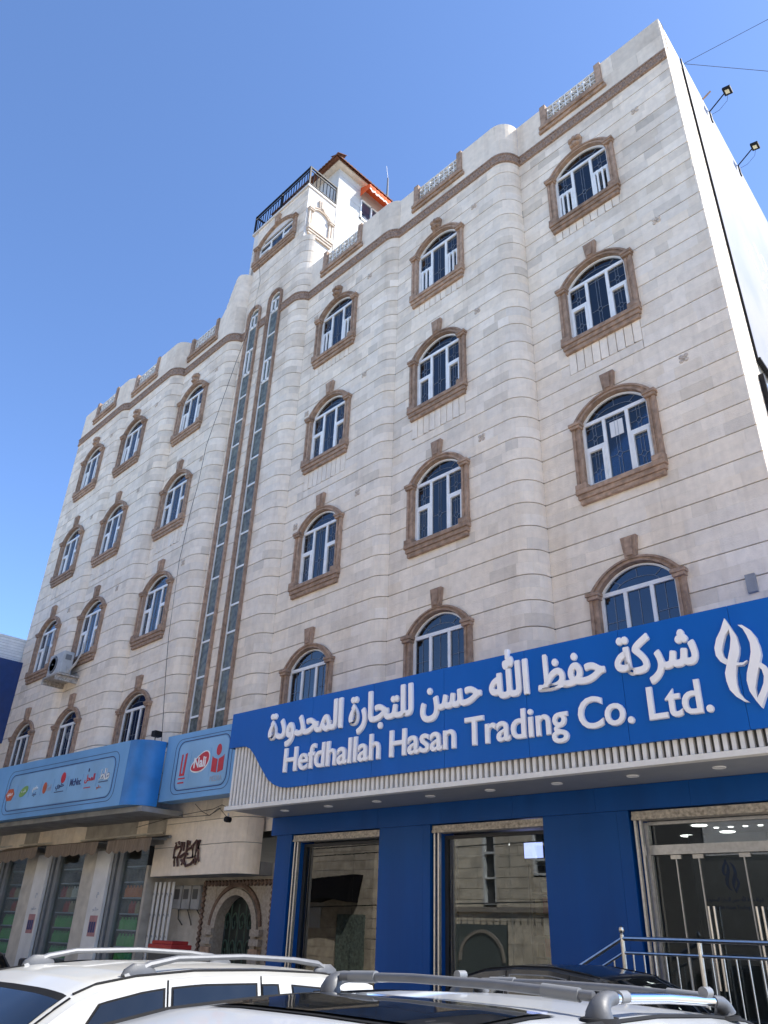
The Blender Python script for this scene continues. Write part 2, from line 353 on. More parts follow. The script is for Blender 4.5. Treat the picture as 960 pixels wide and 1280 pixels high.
def bay_stones(nm):
    y, xl, xr, yn, cx = BAYS[nm]; P = Path(y, xl, xr, yn)
    zlo = {'A': 3.9, 'B': 3.9, 'C': 3.9, 'S': 3.1, 'D': 3.9, 'E': 3.9, 'F': 3.9}[nm]
    holes = [(cx, .79, zs + .05, zs + SPRING, RISE - .02) for zs in ROWZ] if cx else [(-16.98, .25, 4.4, 19.72, .25), (-15.86, .25, 4.4, 19.72, .25)]
    top = ZBAND0 + .03 if nm != 'S' else 24.10
    if nm == 'S':   # the flat front above the shoulder is the tower's
        holes = holes + [(-16.36, 1.05, 22.08, 23.05, .45)]
    k = 0; z = 7.71 - .4925 * 9
    while z < top:
        for half in (0, 1):
            z0 = z + half * .24625; z1 = z0 + .24625
            if z1 <= zlo or z0 >= top - .02: continue
            z1 = min(z1, top)
            tr = (.010, .0007) if half == 0 else (.0007, .010)
            t1 = P.t1 if not (nm == 'S' and z0 > 21.55) else -14.80
            hl = list(holes)
            sold = None
            if cx:
                for i, (zs, hh) in enumerate(zip(ROWZ[:2], (.27, .50))):
                    if z1 > zs - hh and z0 < zs + .04: sold = (zs, hh)
            if sold: hl.append((cx, .79, sold[0] - sold[1], sold[0] + .06, .001))
            rowstones(P, xl, t1, z0, z1, .24, .62, hl, ztrim=tr)
        z += .4925
    if cx:
        for zs, hh in zip(ROWZ[:2], (.27, .50)):
            n = 9; wd = 1.58 / n
            for i in range(n):
                a = cx - .79 + i * wd
                stone(P, [(a + .008, zs - hh + .006 + random.uniform(0, .03), zs + .05), (a + wd - .008, zs - hh + .006, zs + .05)], tint_rnd(), d1=.006)
    # parapet slabs
    if nm != 'S':
        gh = [(cx, .80, 19.50, 20.6, .01)]
        for z0, z1 in ((ZBAND1 - .02, 19.8), (19.8, ZTOP)):
            sh = P.xs - .30 if nm == 'D' else P.t1
            rowstones(P, xl, sh, z0, z1, .7, 1.3, gh, jx=.003, ztrim=(0, .002), tk=.6)
            if nm == 'D': rowstones(P, sh, P.t1, z0, z1, .3, .6, [], jx=.003, tk=.6)
        if nm == 'D':
            ta = P.xs - .62; ramp = lambda t: ZTOP + 1.5 * (lambda q: q * q * (3 - 2 * q))(min(1, max(0, (t - ta) / .78)))
            tt = [ta + .05 * i for i in range(14)] + [t for t in P.samples(P.xs, P.t1) if t > ta + .66]
            for q in range(6):
                za, zb = ZTOP + q * .25, ZTOP + q * .25 + .247
                stone(P, [(t, za, min(zb, ramp(t))) for t in tt if ramp(t) > za + .01], tint_rnd(.6), d0=-.3)
    # mortar backing, cut by the same holes
    keep = list(stones); n0 = len(stones)
    zz = zlo
    while zz < (ZTOP if nm != 'S' else 24.05) - .01:
        z1 = min(zz + .35, ZTOP if nm != 'S' else 24.05)
        a, b = xl, P.t1 if not (nm == 'S' and zz > 21.4) else -14.80
        hl = holes + ([(cx, .80, 19.50, 20.6, .01)] if nm != 'S' else [])
        segs = []
        rowst = []
        keepn = len(stones)
        rowstones(P, a, b, zz, z1, 50, 60, hl, jx=0)
        for vs, fs, tn in stones[keepn:]:
            q = len(vs) // 4
            backing.add([(vs[4 * i + 2 + e][0], vs[4 * i + 2 + e][1], vs[4 * i + e][2]) for i in range(q) for e in (0, 1)], [(2 * i, 2 * i + 2, 2 * i + 3, 2 * i + 1) for i in range(q - 1)])
        del stones[keepn:]
        zz = z1
    # carved cornice band
    if nm == 'S':
        cuts_ = [(xl, -17.30), (-16.66, -16.20), (-15.52, P.t1)]
    else: cuts_ = [(xl, P.t1)]
    for a, b in cuts_:
        cb = MB(); st = P.samples(a, b)
        prof = [(.0, ZBAND0), (.05, ZBAND0 + .015), (.05, ZBAND0 + .05), (.032, ZBAND0 + .06), (.032, ZBAND1 - .06), (.055, ZBAND1 - .05), (.055, ZBAND1 - .012), (.0, ZBAND1)]
        cb.grid([[(*P.pos(t, d), z) for t in st] for d, z in prof])
        # repeated carved lozenges
        L_ = b - a; n = max(1, int(L_ / .17))
        for i in range(n):
            t = a + (i + .5) * L_ / n
            q = [(t - .06, 0), (t, -.075), (t + .06, 0), (t, .075)]; zc = (ZBAND0 + ZBAND1) / 2
            vs = [(*P.pos(tt, .034), zc + dz) for tt, dz in q] + [(*P.pos(t, .075), zc)]
            cb.add(vs, [(0, 1, 4), (1, 2, 4), (2, 3, 4), (3, 0, 4)])
        bp(cb.build("cornice", BROWN2))
    return P
PATHS = {k: bay_stones(k) for k in BAYS}
# the entrance canopy, a stone-faced balcony front with a rounded corner
CAN = Path.__new__(Path); CAN.y, CAN.xl, CAN.xs, CAN.tm = 9.85, -17.48, -14.43, R(88); CAN.t1 = CAN.xs + RAD * CAN.tm
for z0, z1 in ((2.95, 3.54), (3.54, 4.03), (4.03, 4.6), (4.6, 4.9)):
    rowstones(CAN, CAN.xl, CAN.t1, z0, z1, .6, 1.2, [], jx=.003, ztrim=(.007, .007), tk=.6)
# the quoin strip that turns the corner on to the side wall (runs along the street normal)
class Side:
    tm = 0
    def pos(s, t, d): u, v = -2.31 + d, t; return uv2xy(u, v)
    def samples(s, a, b): return [a, b]
SD = Side()
z = 7.71 - .4925 * 9
while z < ZTOP:
    for half in (0, 1):
        z0 = z + half * .24625; z1 = min(z0 + .24625, ZTOP)
        if z1 > 3.9 and z1 - z0 > .02: rowstones(SD, 11.19, 12.365, z0, z1, .3, .6, [], ztrim=(.011, .002) if half == 0 else (.002, .011))
    z += .4925
# the 300 stones that show largest become parts, the others one mass of facing
def pic_area(vs):
    n = len(vs) // 4; q = [vs[0], vs[1], vs[4 * n - 3], vs[4 * n - 4]]; ps = [proj(v) for v in q]
    if None in ps: return 0
    cx_ = sum(p[0] for p in ps) / 4; cy_ = sum(p[1] for p in ps) / 4
    if not (0 < cx_ < 960 and 0 < cy_ < 1280): return 0
    if cy_ > 745 + .22 * (960 - cx_) and cx_ > 290: return 0
    return abs(sum(ps[i][0] * ps[(i + 1) % 4][1] - ps[(i + 1) % 4][0] * ps[i][1] for i in range(4))) / 2
order = sorted(range(len(stones)), key=lambda i: -pic_area(stones[i][0]))
mass = MB()
for k, i in enumerate(order):
    vs, fs, tn = stones[i]
    if k < 298:
        c = Vector(vs[0]); mb = MB(); mb.cur = tn; mb.add([Vector(v) - c for v in vs], fs)
        o = mb.build("stone", STONE); o.location = c; bp(o)
    else:
        mass.cur = tn; mass.add(vs, fs)
o = mass.build("stone_facing", STONE); tag(o, kind="stuff"); bp(o)
bp(backing.build("mortar_wall", JOINT, fix=False))
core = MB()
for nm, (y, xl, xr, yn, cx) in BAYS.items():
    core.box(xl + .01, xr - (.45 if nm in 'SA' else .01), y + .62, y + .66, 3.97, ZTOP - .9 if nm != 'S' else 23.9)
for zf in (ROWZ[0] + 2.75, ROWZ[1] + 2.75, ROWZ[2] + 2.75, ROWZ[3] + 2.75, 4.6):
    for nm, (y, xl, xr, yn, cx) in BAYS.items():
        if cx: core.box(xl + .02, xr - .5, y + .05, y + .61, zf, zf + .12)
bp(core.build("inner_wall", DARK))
shell = MB()
def sbox(x0, x1, y0, y1, z0, z1): shell.box(x0, x1, y0, y1, z0, z1)
shell.box(-27.6, -4.5, 11.9, 24, 3.9, 19.45)
ue = [uv2xy(-2.335, v) for v in (11.215, 24.5)]
shell.prism([(0, 0), (1, 0), (1, 1), (0, 1)], 0, 0) if False else None
q = [(ue[0][0], ue[0][1]), (ue[1][0], ue[1][1]), (ue[1][0] - .3, ue[1][1]), (ue[0][0] - .3, ue[0][1])]
shell.add([(x, y, zz_) for zz_ in (3.9, ZTOP - .003) for x, y in q], [(3, 2, 1, 0), (4, 5, 6, 7), (0, 1, 5, 4), (1, 2, 6, 5), (2, 3, 7, 6), (3, 0, 4, 7)])
bp(shell.build("side_wall", SIDEW))
cop = MB()      # inner faces and tops of the parapets
for nm, P in PATHS.items():
    if nm == 'S': continue
    cx = BAYS[nm][4]
    for a, b in ((P.xl, cx - .80), (cx + .80, P.t1)):
        st = P.samples(a, b)
        cop.grid([[(*P.pos(t, -.028), ZTOP - .002) for t in st], [(*P.pos(t, -.22), ZTOP - .002) for t in st], [(*P.pos(t, -.22), 19.4) for t in st]])
    cop.grid([[(*P.pos(t, -.028), 19.49) for t in (cx - .8, cx + .8)], [(*P.pos(t, -.22), 19.49) for t in (cx - .8, cx + .8)]])
P = PATHS['S']; st = P.samples(-14.85, P.t1); cop.grid([[(*P.pos(t, -.01), 21.66) for t in st], [(*P.pos(t, -.34), 21.86) for t in st]])
cop.box(-27.62, -27.3, 9.28, 20, 4, ZTOP - .005)
bp(cop.build("parapet_coping", SIDEW))

# ------------------------------------------------------------------ windows
def arc_pts(hw, zs, rise, zb, n=14):
    pts = [(-hw, zb), (-hw, zs)]
    r = (hw * hw + rise * rise) / (2 * rise); c = zs + rise - r; a0 = math.asin(min(1, hw / r))
    if rise >= hw: a0 = math.pi / 2
    for i in range(1, n): a = -a0 + 2 * a0 * i / n; pts.append((r * math.sin(a), c + r * math.cos(a)))
    return pts + [(hw, zs), (hw, zb)]
cache = {}
def window(style, curtained, loc, rz=0.0, hwo=HWO, zs=SPRING, rise=RISE, key=None):
    ck = (style, key)
    if ck not in cache:
        d = {}
        bw = .165; hi = hwo - bw; so_ = 0.0
        ri = rise * (hi / hwo) * .96
        s = MB()
        for (a, b, pr) in ((0, .06, .075), (.06, .11, .05), (.11, bw, .065)):
            s.ring(arc_pts(hwo - b, zs - so_, rise * ((hwo - b) / hwo), .24), arc_pts(hwo - a, zs, rise * ((hwo - a) / hwo), .24), -pr, .16)
        d['surround'] = s.mesh("surround", BROWN)
        s = MB(); w2 = hwo + .02
        s.box(-w2 + .05, w2 - .05, -.07, .1, 0, .095); s.box(-w2 + .025, w2 - .025, -.10, .1, .095, .19); s.box(-w2, w2, -.13, .1, .19, .285)
        for sx in (-1, 1): s.box(sx * (hwo - .10) - .115, sx * (hwo - .10) + .115, -.13, .1, .285, .40)
        d['sill'] = s.mesh("sill", BROWN, bevel=.008)
        for sx in (-1, 1):
            s = MB(); s.box(sx * (hwo - .085) - .105, sx * (hwo - .085) + .105, -.115, .05, zs - .09, zs - .03); s.box(sx * (hwo - .085) - .125, sx * (hwo - .085) + .125, -.135, .05, zs - .03, zs + .035)
            d['capital%d' % (sx > 0)] = s.mesh("capital", BROWN, bevel=.006)
        s = MB(); zk = zs + rise - .015
        if style != 'top':
            s.prism([(-.10, zk), (.10, zk), (.145, zk + .39), (-.145, zk + .39)], -.085, .02)
            s.prism([(-.055, zk + .03), (.055, zk + .03), (.075, zk + .35), (-.075, zk + .35)], -.11, -.08)
        else:
            s.prism([(-.11, zk), (.11, zk), (.15, zk + .34), (-.15, zk + .34)], -.09, .02)
            for (x, z_, r_) in ((-.09, .27, .075), (.09, .27, .075), (0, .30, .07), (0, .13, .08), (-.08, .09, .05), (.08, .09, .05)):
                s.lathe([(.001, -.17), (r_ * .7, -.155), (r_, -.11), (r_, -.06)], (x, 0, zk + z_), 9, 'y')
        d['keystone'] = s.mesh("keystone", BROWN, bevel=0)
        # white frame
        s = MB(); f0, f1 = .035, .10; zb = .285; t = .055
        s.ring(arc_pts(hi - t, zs, ri * ((hi - t) / hi), zb), arc_pts(hi, zs, ri, zb), f0, f1)
        s.box(-hi + t, hi - t, f0 + .004, f1, zb, zb + t)                              # bottom rail
        s.box(-hi + t, hi - t, f0 - .002, f1, zs - .05, zs + .02)                      # transom
        mx = hi * .345
        for sx in (-1, 1): s.box(sx * mx - .032, sx * mx + .032, f0 + .002, f1, zb + t, zs - .05)
        zt = zb + (zs - zb) * (.60 if style != 'ground' else .30)
        panes = []
        xs = ((-hi + t, -mx - .032), (-mx + .032, mx - .032), (mx + .032, hi - t))
        for i, (a, b) in enumerate(xs):
            if i == 1: panes.append((a, b, zb + t, zs - .05)); continue
            s.box(a, b, f0 + .002, f1, zt - .03, zt + .03)
            c_ = .05
            s.box(a, a + c_, f0 - .012, f1 - .01, zb + t, zt - .03); s.box(b - c_, b, f0 - .012, f1 - .01, zb + t, zt - .03)
            s.box(a + c_, b - c_, f0 - .012, f1 - .01, zb + t, zb + t + c_); s.box(a + c_, b - c_, f0 - .012, f1 - .01, zt - .03 - c_, zt - .03)
            panes.append((a + c_, b - c_, zb + t + c_, zt - .03 - c_)); panes.append((a, b, zt + .03, zs - .05))
            if style == 'top':
                for q in (1, 2): x = a + (b - a) * q / 3; s.box(x - .02, x + .02, f0 - .05, f0 - .014, zb + t, zt - .03)
        d['frame'] = s.mesh("window", PVC)
        d['panes'] = [MB().box(a, b, .068, .074, c0, c1).mesh("pane", WGLASS) for a, b, c0, c1 in panes]
        ap = arc_pts(hi - t, zs + .0, ri * ((hi - t) / hi), zs + .02)
        d['panes'].append(MB().prism([p for p in ap[1:-1]], .068, .074).mesh("pane", WGLASS))
        s = MB(); gy = .058
        def bar(x0, z0, x1, z1, w_=.0055):
            dx, dz = x1 - x0, z1 - z0; l = math.hypot(dx, dz); nx, nz = -dz / l * w_ / 2, dx / l * w_ / 2
            s.prism([(x0 - nx, z0 - nz), (x1 - nx, z1 - nz), (x1 + nx, z1 + nz), (x0 + nx, z0 + nz)], gy, gy + .008)
        rr = hi * .55
        for i in range(10):
            a, b = math.pi * i / 10, math.pi * (i + 1) / 10
            bar(rr * math.cos(a), zs + .03 + rr * .36 * math.sin(a), rr * math.cos(b), zs + .03 + rr * .36 * math.sin(b))
        for a in (R(35), R(90), R(145)):
            x0, z0 = rr * math.cos(a), zs + .03 + rr * .36 * math.sin(a); bar(x0, z0, x0 * 1.42, min(z0 + .15, zarch(x0 * 1.42, hi - t, zs, ri * .9)))
        for (a, b, c0, c1) in panes:
            m_ = (a + b) / 2
            if style == 'ground': bar(m_, c0, m_, c1); bar(a, (c0 + c1) / 2, b, (c0 + c1) / 2)
            elif c1 - c0 > .4:
                zc = c0 + (c1 - c0) * .36
                for dx in (-.03, .03): bar(m_ + dx, c0, m_ + dx, zc - .05); bar(m_ + dx, zc + .05, m_ + dx, c1)
                for (x0, z0, x1, z1) in ((-.06, 0, 0, .07), (0, .07, .06, 0), (.06, 0, 0, -.07), (0, -.07, -.06, 0)): bar(m_ + x0, zc + z0, m_ + x1, zc + z1)
                bar(a, c1 - .08, b, c1 - .08); bar(a, zc, m_ - .06, zc); bar(m_ + .06, zc, b, zc)
            else: bar(m_, c0, m_, c1); bar(a, (c0 + c1) / 2, b, (c0 + c1) / 2)
        d['bars'] = s.mesh("glazing_bars", GLBAR)
        s = MB(); rows = []
        n = 40
        for zc in (zb, zs + rise * .8):
            rows.append([(-hi + 2 * hi * i / n, .20 + .022 * math.sin(i * 1.9) + .012 * math.sin(i * .7), zc) for i in range(n + 1)])
        s.grid(rows); d['curtain'] = s.mesh("curtain", CURT, smooth=True, fix=False)
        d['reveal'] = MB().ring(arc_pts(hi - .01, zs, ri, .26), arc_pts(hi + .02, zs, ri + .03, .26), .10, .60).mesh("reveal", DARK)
        cache[ck] = d
    d = cache[ck]
    wn = link("window", d['frame']); wn.location = loc; wn.rotation_euler.z = rz; bp(wn)
    for k in ('surround', 'sill', 'capital0', 'capital1', 'keystone'): link(k.rstrip('01'), d[k], wn)
    for me in d['panes']: link("pane", me, wn)
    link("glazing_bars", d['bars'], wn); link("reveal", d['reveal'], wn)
    if curtained:
        cu_ = link("curtain", d['curtain'], wn); cu_.scale.x = (1, .98, .46, .40)[curtained - 1 if curtained is not True else 0]
        if cu_.scale.x < .9: cu_.location.x = (-.36, .38)[curtained - 3]
        cu_.material_slots[0].link = 'OBJECT'; cu_.material_slots[0].material = (CURT, CURT2, CURT2, CURT3)[curtained - 1 if curtained is not True else 0]
    return wn
CURTS = {('C', 1): 1, ('C', 2): 1, ('D', 2): 2, ('E', 2): 2, ('F', 2): 1, ('E', 1): 1, ('F', 1): 3, ('F', 0): 4, ('D', 1): 3, ('E', 0): 1, ('B', 0): 4, ('A', 2): 3, ('B', 3): 4, ('D', 3): 2, ('A', 0): 3}
for nm, (y, xl, xr, yn, cx) in BAYS.items():
    if cx is None: continue
    for i, zs in enumerate(ROWZ):
        window(('top', 'mid', 'mid', 'ground')[i], CURTS.get((nm, i), 0), (cx, y, zs))
window('mid', False, (-16.36, 10.08, 22.0), hwo=1.15, zs=1.05, rise=.50, key='tower')
window('mid', True, (-14.775, 10.70, 21.95), rz=math.pi / 2, hwo=.52, zs=1.15, rise=.30, key='towerside')
PALE = mat('pale_carved_stone', (.60, .50, .40), .8, var=.15, vs=12)  # lighter copy of the brown stone, sunlight on the tower side put into colour
for k_ in ('surround', 'sill', 'capital0', 'capital1', 'keystone'): cache[('mid', 'towerside')][k_].materials[0] = PALE
for nw in [o for o in B.children if o.name.startswith('window')]:
    if (nw.location - Vector((-5.45 + 15, 0, 8.88))).length < .05: MB().box(-.13, .13, .062, .067, 1.22, 1.55).build("paper_notice", WHITEPANEL, nw)
# stair strips
ZB = [19.2, 18.25, 17.25, 16.4, 15.5, 14.6, 13.7, 12.8, 11.95, 11.3, 10.3, 9.25, 8.5, 7.55, 6.55, 5.6, 4.6]
for cx in (-16.98, -15.86):
    s = MB(); y = 10.08
    for hw0, hw1, pr in ((.25, .30, .05), (.30, .36, .07)):
        s.ring([(cx + x, z) for x, z in arc_pts(hw0, 19.72, hw0, 4.4)], [(cx + x, z) for x, z in arc_pts(hw1, 19.72, hw1, 4.4)], y - pr, y + .12)
    f = MB()
    f.ring([(cx + x, z) for x, z in arc_pts(.215, 19.72, .215, 4.4)], [(cx + x, z) for x, z in arc_pts(.25, 19.72, .25, 4.4)], y + .005, y + .06)
    for zb in ZB: f.box(cx - .215, cx + .215, y + .008, y + .06, zb - .025, zb + .025)
    for (za, zc) in ((19.225, 19.70), (17.275 - .85, 17.225) if cx > -16 else (16.425 + .85, 17.25 + .98)):
        f.box(cx - .215, cx + .215, y - .002, y + .06, zc - .04, zc + .02); f.box(cx - .025, cx + .025, y - .002, y + .06, za, zc)
        for sx in (-1, 1): f.box(cx + sx * .19 - .025, cx + sx * .19 + .025, y - .002, y + .06, za, zc - .04)
        f.box(cx - .215, cx + .215, y - .002, y + .06, za, za + .04)
    wn = bp(f.build("stair_window", PVC)); x0 = wn.location.copy()
    o = s.build("surround", BROWN); o.parent = wn; o.location = (0, 0, 0)
    for a, b in zip([19.93] + ZB[:-1], ZB):
        o = MB().box(cx - .214, cx + .214, y + .03, y + .036, b + .025, a - .025).build("pane", SGLASS, wn)
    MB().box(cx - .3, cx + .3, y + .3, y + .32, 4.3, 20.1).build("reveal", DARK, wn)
# parapet lattices
def lattice_mesh():
    s = MB(); x0, x1, z0, z1 = -.70, .70, .30, .93; n, m_ = 8, 4
    dx, dz = (x1 - x0) / n, (z1 - z0) / m_
    def bar(xa, za, xb, zb, w_=.016, y=0):
        ddx, ddz = xb - xa, zb - za; l = math.hypot(ddx, ddz); nx, nz = -ddz / l * w_, ddx / l * w_
        s.prism([(xa - nx, za - nz), (xb - nx, zb - nz), (xb + nx, zb + nz), (xa + nx, za + nz)], y, y + .05)
    for i in range(n + 1): bar(x0 + i * dx, z0, x0 + i * dx, z1, .015)
    for j in range(m_ + 1): bar(x0, z0 + j * dz, x1, z0 + j * dz, .015, .003)
    for i in range(n):
        for j in range(m_):
            a, b = x0 + i * dx, z0 + j * dz
            if (i + j) % 2: bar(a, b, a + dx, b + dz, .007, .006)
            else: bar(a, b + dz, a + dx, b, .007, .009)
    return s.mesh("parapet_lattice", LATT)
LM = lattice_mesh()
s = MB(); s.box(-.93, .93, -.06, .2, 0, .1); s.box(-.90, .90, -.10, .2, .1, .2); s.box(-.86, .86, -.07, .2, .2, .30)
for sx in (-1, 1): s.box(sx * .78 - .08, sx * .78 + .08, -.05, .2, .30, .98)
LF = s.mesh("lattice_frame", BROWN, bevel=.008)
for nm, (y, xl, xr, yn, cx) in BAYS.items():
    if cx:
        o = bp(link("parapet_lattice", LM)); o.location += Vector((cx, y + .05, 19.46))
        k = link("lattice_frame", LF, o); k.location = (0, -.05, 0); MB().box(-.72, .72, .10, .12, .28, .93).build("lattice_back", DARK, o)  # near-black back panel carries the shade of the lattice holes in its colour
# carved rosettes
s = MB()
for k in range(4):
    a = k * math.pi / 2 + .785; s.lathe([(.001, -.045), (.045, -.035), (.06, -.01), (.06, .01)], (.085 * math.cos(a), 0, .085 * math.sin(a)), 8, 'y')
s.lathe([(.001, -.06), (.03, -.05), (.045, 0)], (0, 0, 0), 8, 'y')
RM = s.mesh("rosette", mat("rosette_stone", (.52, .44, .36), .8, var=.3, vs=30), smooth=True)
for nm, offs in (('A', (1.45,)), ('B', (1.2,)), ('C', (1.3, -.98)), ('D', (1.25, -1.0) if False else (1.22,)), ('E', (1.36,)), ('F', (1.2,))):
    y, xl, xr, yn, cx = BAYS[nm]
    for dx in offs:
        for z in (18.0, 14.53, 11.03):
            o = bp(link("rosette", RM)); o.scale = (.75, .45, .75); o.location += Vector((cx + dx, y, z - (.12 if dx < 0 else 0)))
o = MB().box(-.07, .07, -.06, .02, -.14, .14).build("wall_vent", GREYPL); bp(o); o.location += Vector((-3.66, 11, 6.62))

# ------------------------------------------------------------------ tower, railing, penthouse
t = MB(); t.box(-17.85, -14.79, 10.20, 10.9, 20.0, 24.1); t.box(-17.85, -14.77, 10.10, 11.30, 23.2, 24.10); t.box(-14.86, -14.775, 10.10, 11.30, 20.0, 23.2)
t.box(-17.88, -17.75, 10.12, 11.30, 20.0, 23.2); t.box(-17.92, -14.73, 10.03, 11.30, 24.10, 24.19)
bp(t.build("roof_tower", mat("tower_stone", (.64, .60, .55), .8, var=.08, vs=5, bump=.3, bs=40)))
r = MB(); zt = 25.12
r.box(-17.9, -14.76, 10.06, 10.11, zt - .06, zt); r.box(-14.80, -14.75, 10.11, 11.3, zt - .06, zt); r.box(-17.91, -17.86, 10.11, 11.3, zt - .06, zt)
r.box(-17.88, -14.8, 10.07, 10.10, zt - .20, zt - .17); r.box(-14.79, -14.76, 10.12, 11.3, zt - .20, zt - .17)
r.box(-17.88, -14.8, 10.07, 10.10, 24.28, 24.31); r.box(-14.79, -14.76, 10.12, 11.3, 24.28, 24.31); r.box(-17.90, -17.87, 10.12, 11.3, 24.28, 24.31)
for x, y in ((-14.78, 10.085), (-17.88, 10.085), (-14.775, 11.28), (-17.88, 11.28), (-16.35, 10.085)): r.box(x - .03, x + .03, y - .03, y + .03, 24.19, zt)
rl = bp(r.build("roof_railing", BLACKM))
bm_ = MB().tube([(0, 0, 0), (0, 0, .62)], .016, 5).mesh("baluster", BLACKM)
for i in range(1, 21):
    o = link("baluster", bm_, rl); o.location = (-17.88 + i * 3.1 / 21, 10.085, 24.30)
for i in range(1, 8):
    o = link("baluster", bm_, rl); o.location = (-14.775, 10.09 + i * 1.2 / 8, 24.30)
    o = link("baluster", bm_, rl); o.location = (-17.885, 10.09 + i * 1.2 / 8, 24.30)
ph = MB(); ph.box(-17.9, -14.76, 11.30, 16.5, 19.4, 26.18)
for k in range(16): ph.box(-14.76, -14.752, 11.31, 16.5, 20.0 + k * .42, 20.0 + k * .42 + .405)
pho = bp(ph.build("penthouse", WHITEWALL))
rf = MB(); e = .22
rf.box(-18.2, -14.76 + e, 11.30 - e, 17, 26.18, 26.24)
rf.build("eave_board", mat("eave_plaster", (.66, .60, .52), .85), pho).location = (0, 0, 0)
rf = MB(); zt0, zt1 = 26.26, 27.5
A_, B_, C_, D_ = (-18.25, 10.92, zt0), (-14.50, 10.92, zt0), (-14.50, 17, zt0), (-18.25, 17, zt0); E_, F_ = (-16.3, 13.0, zt1), (-16.3, 15.5, zt1)
rf.add([A_, B_, C_, D_, E_, F_], [(0, 1, 4), (1, 2, 5, 4), (2, 3, 5), (3, 0, 4, 5), (3, 2, 1, 0)])
rf.build("tiled_roof", TILE, pho)
s = MB()
for i in range(9):
    a0, a1 = math.pi * i / 8, math.pi * (i + 1) / 8
rows = [[(.075 * math.cos(math.pi * i / 6), -.02 + .42 * j, .075 * math.sin(math.pi * i / 6) + .25 * j) for i in range(7)] for j in (0, 1)]
s.grid(rows); s.prism([(.075 * math.cos(math.pi * i / 6), .075 * math.sin(math.pi * i / 6)) for i in range(7)], -.02, -.01)
TM = s.mesh("roof_tile", TILE)
for i in range(25):
    o = link("roof_tile", TM, pho); o.location = (-18.17 + i * .157, 10.88, zt0 - .05); o.scale = (1.05, 1, .9)
for i in range(33):
    o = link("roof_tile", TM, pho); o.location = (-14.42, 10.95 + i * .157, zt0 - .05); o.scale = (1.05, 1, .9); o.rotation_euler.z = math.pi / 2
s = MB(); s.box(-.02, .05, 0, 1.05, 0, .05); s.box(-.02, .05, 0, 1.05, .95, 1.0); s.box(-.02, .05, 0, .05, 0, 1); s.box(-.02, .05, .5, .56, 0, 1); s.box(-.02, .05, 1.0, 1.05, 0, 1)
o = s.build("window", PVC, pho); o.location = (-14.76, 12.38, 24.5)
MB().box(0, .012, .05, .5, .05, .95).build("pane", WGLASS, o); MB().box(0, .012, .56, 1.0, .05, .95).build("pane", WGLASS, o)
o2 = MB().box(-.02, -.005, .03, 1.02, .03, .97).build("curtain", CURT, o)
s = MB(); y0, y1 = 12.35, 13.9; n = 24
rows = []
s.grid([[(-14.75, y0, 26.08), (-14.75, y1, 26.08)], [(-14.25, y0, 25.86), (-14.25, y1, 25.86)]])
val = [[(-14.25 + .01 * math.sin(i * 2.1), y0 + (y1 - y0) * i / n, 25.86) for i in range(n + 1)], [(-14.24 + .02 * math.sin(i * 2.1), y0 + (y1 - y0) * i / n, 25.64 - .03 * abs(math.sin(i * .8))) for i in range(n + 1)]]
s.grid(val)
for y in (y0, y1): s.grid([[(-14.75, y, 26.08), (-14.25, y, 25.86)], [(-14.75, y, 25.62), (-14.25, y, 25.64)]])
aw = s.build("awning", ORANGE, pho, fix=False)
s = MB(); s.grid([[(-14.235 + .02 * math.sin(i * 2.1), y0 + (y1 - y0) * i / n, 25.665 - .03 * abs(math.sin(i * .8))) for i in range(n + 1)], [(-14.23 + .02 * math.sin(i * 2.1), y0 + (y1 - y0) * i / n, 25.58 - .05 * abs(math.sin(i * .8))) for i in range(n + 1)]])
s.build("white_trim", LATT, aw, fix=False)
an = MB(); an.tube([(0, 0, 0), (.0, .0, 1.15)], [.045, .03], 8); an.tube([(0, 0, 1.1), (0, -.1, 1.75)], .008, 5); an.box(-.06, .06, -.06, .06, -.1, .02)
o = an.build("antenna_pole", SILVR); o.location = (-14.6, 13.55, 26.45); tag(o, "slim pole aerial standing behind the tiled penthouse roof", "aerial")

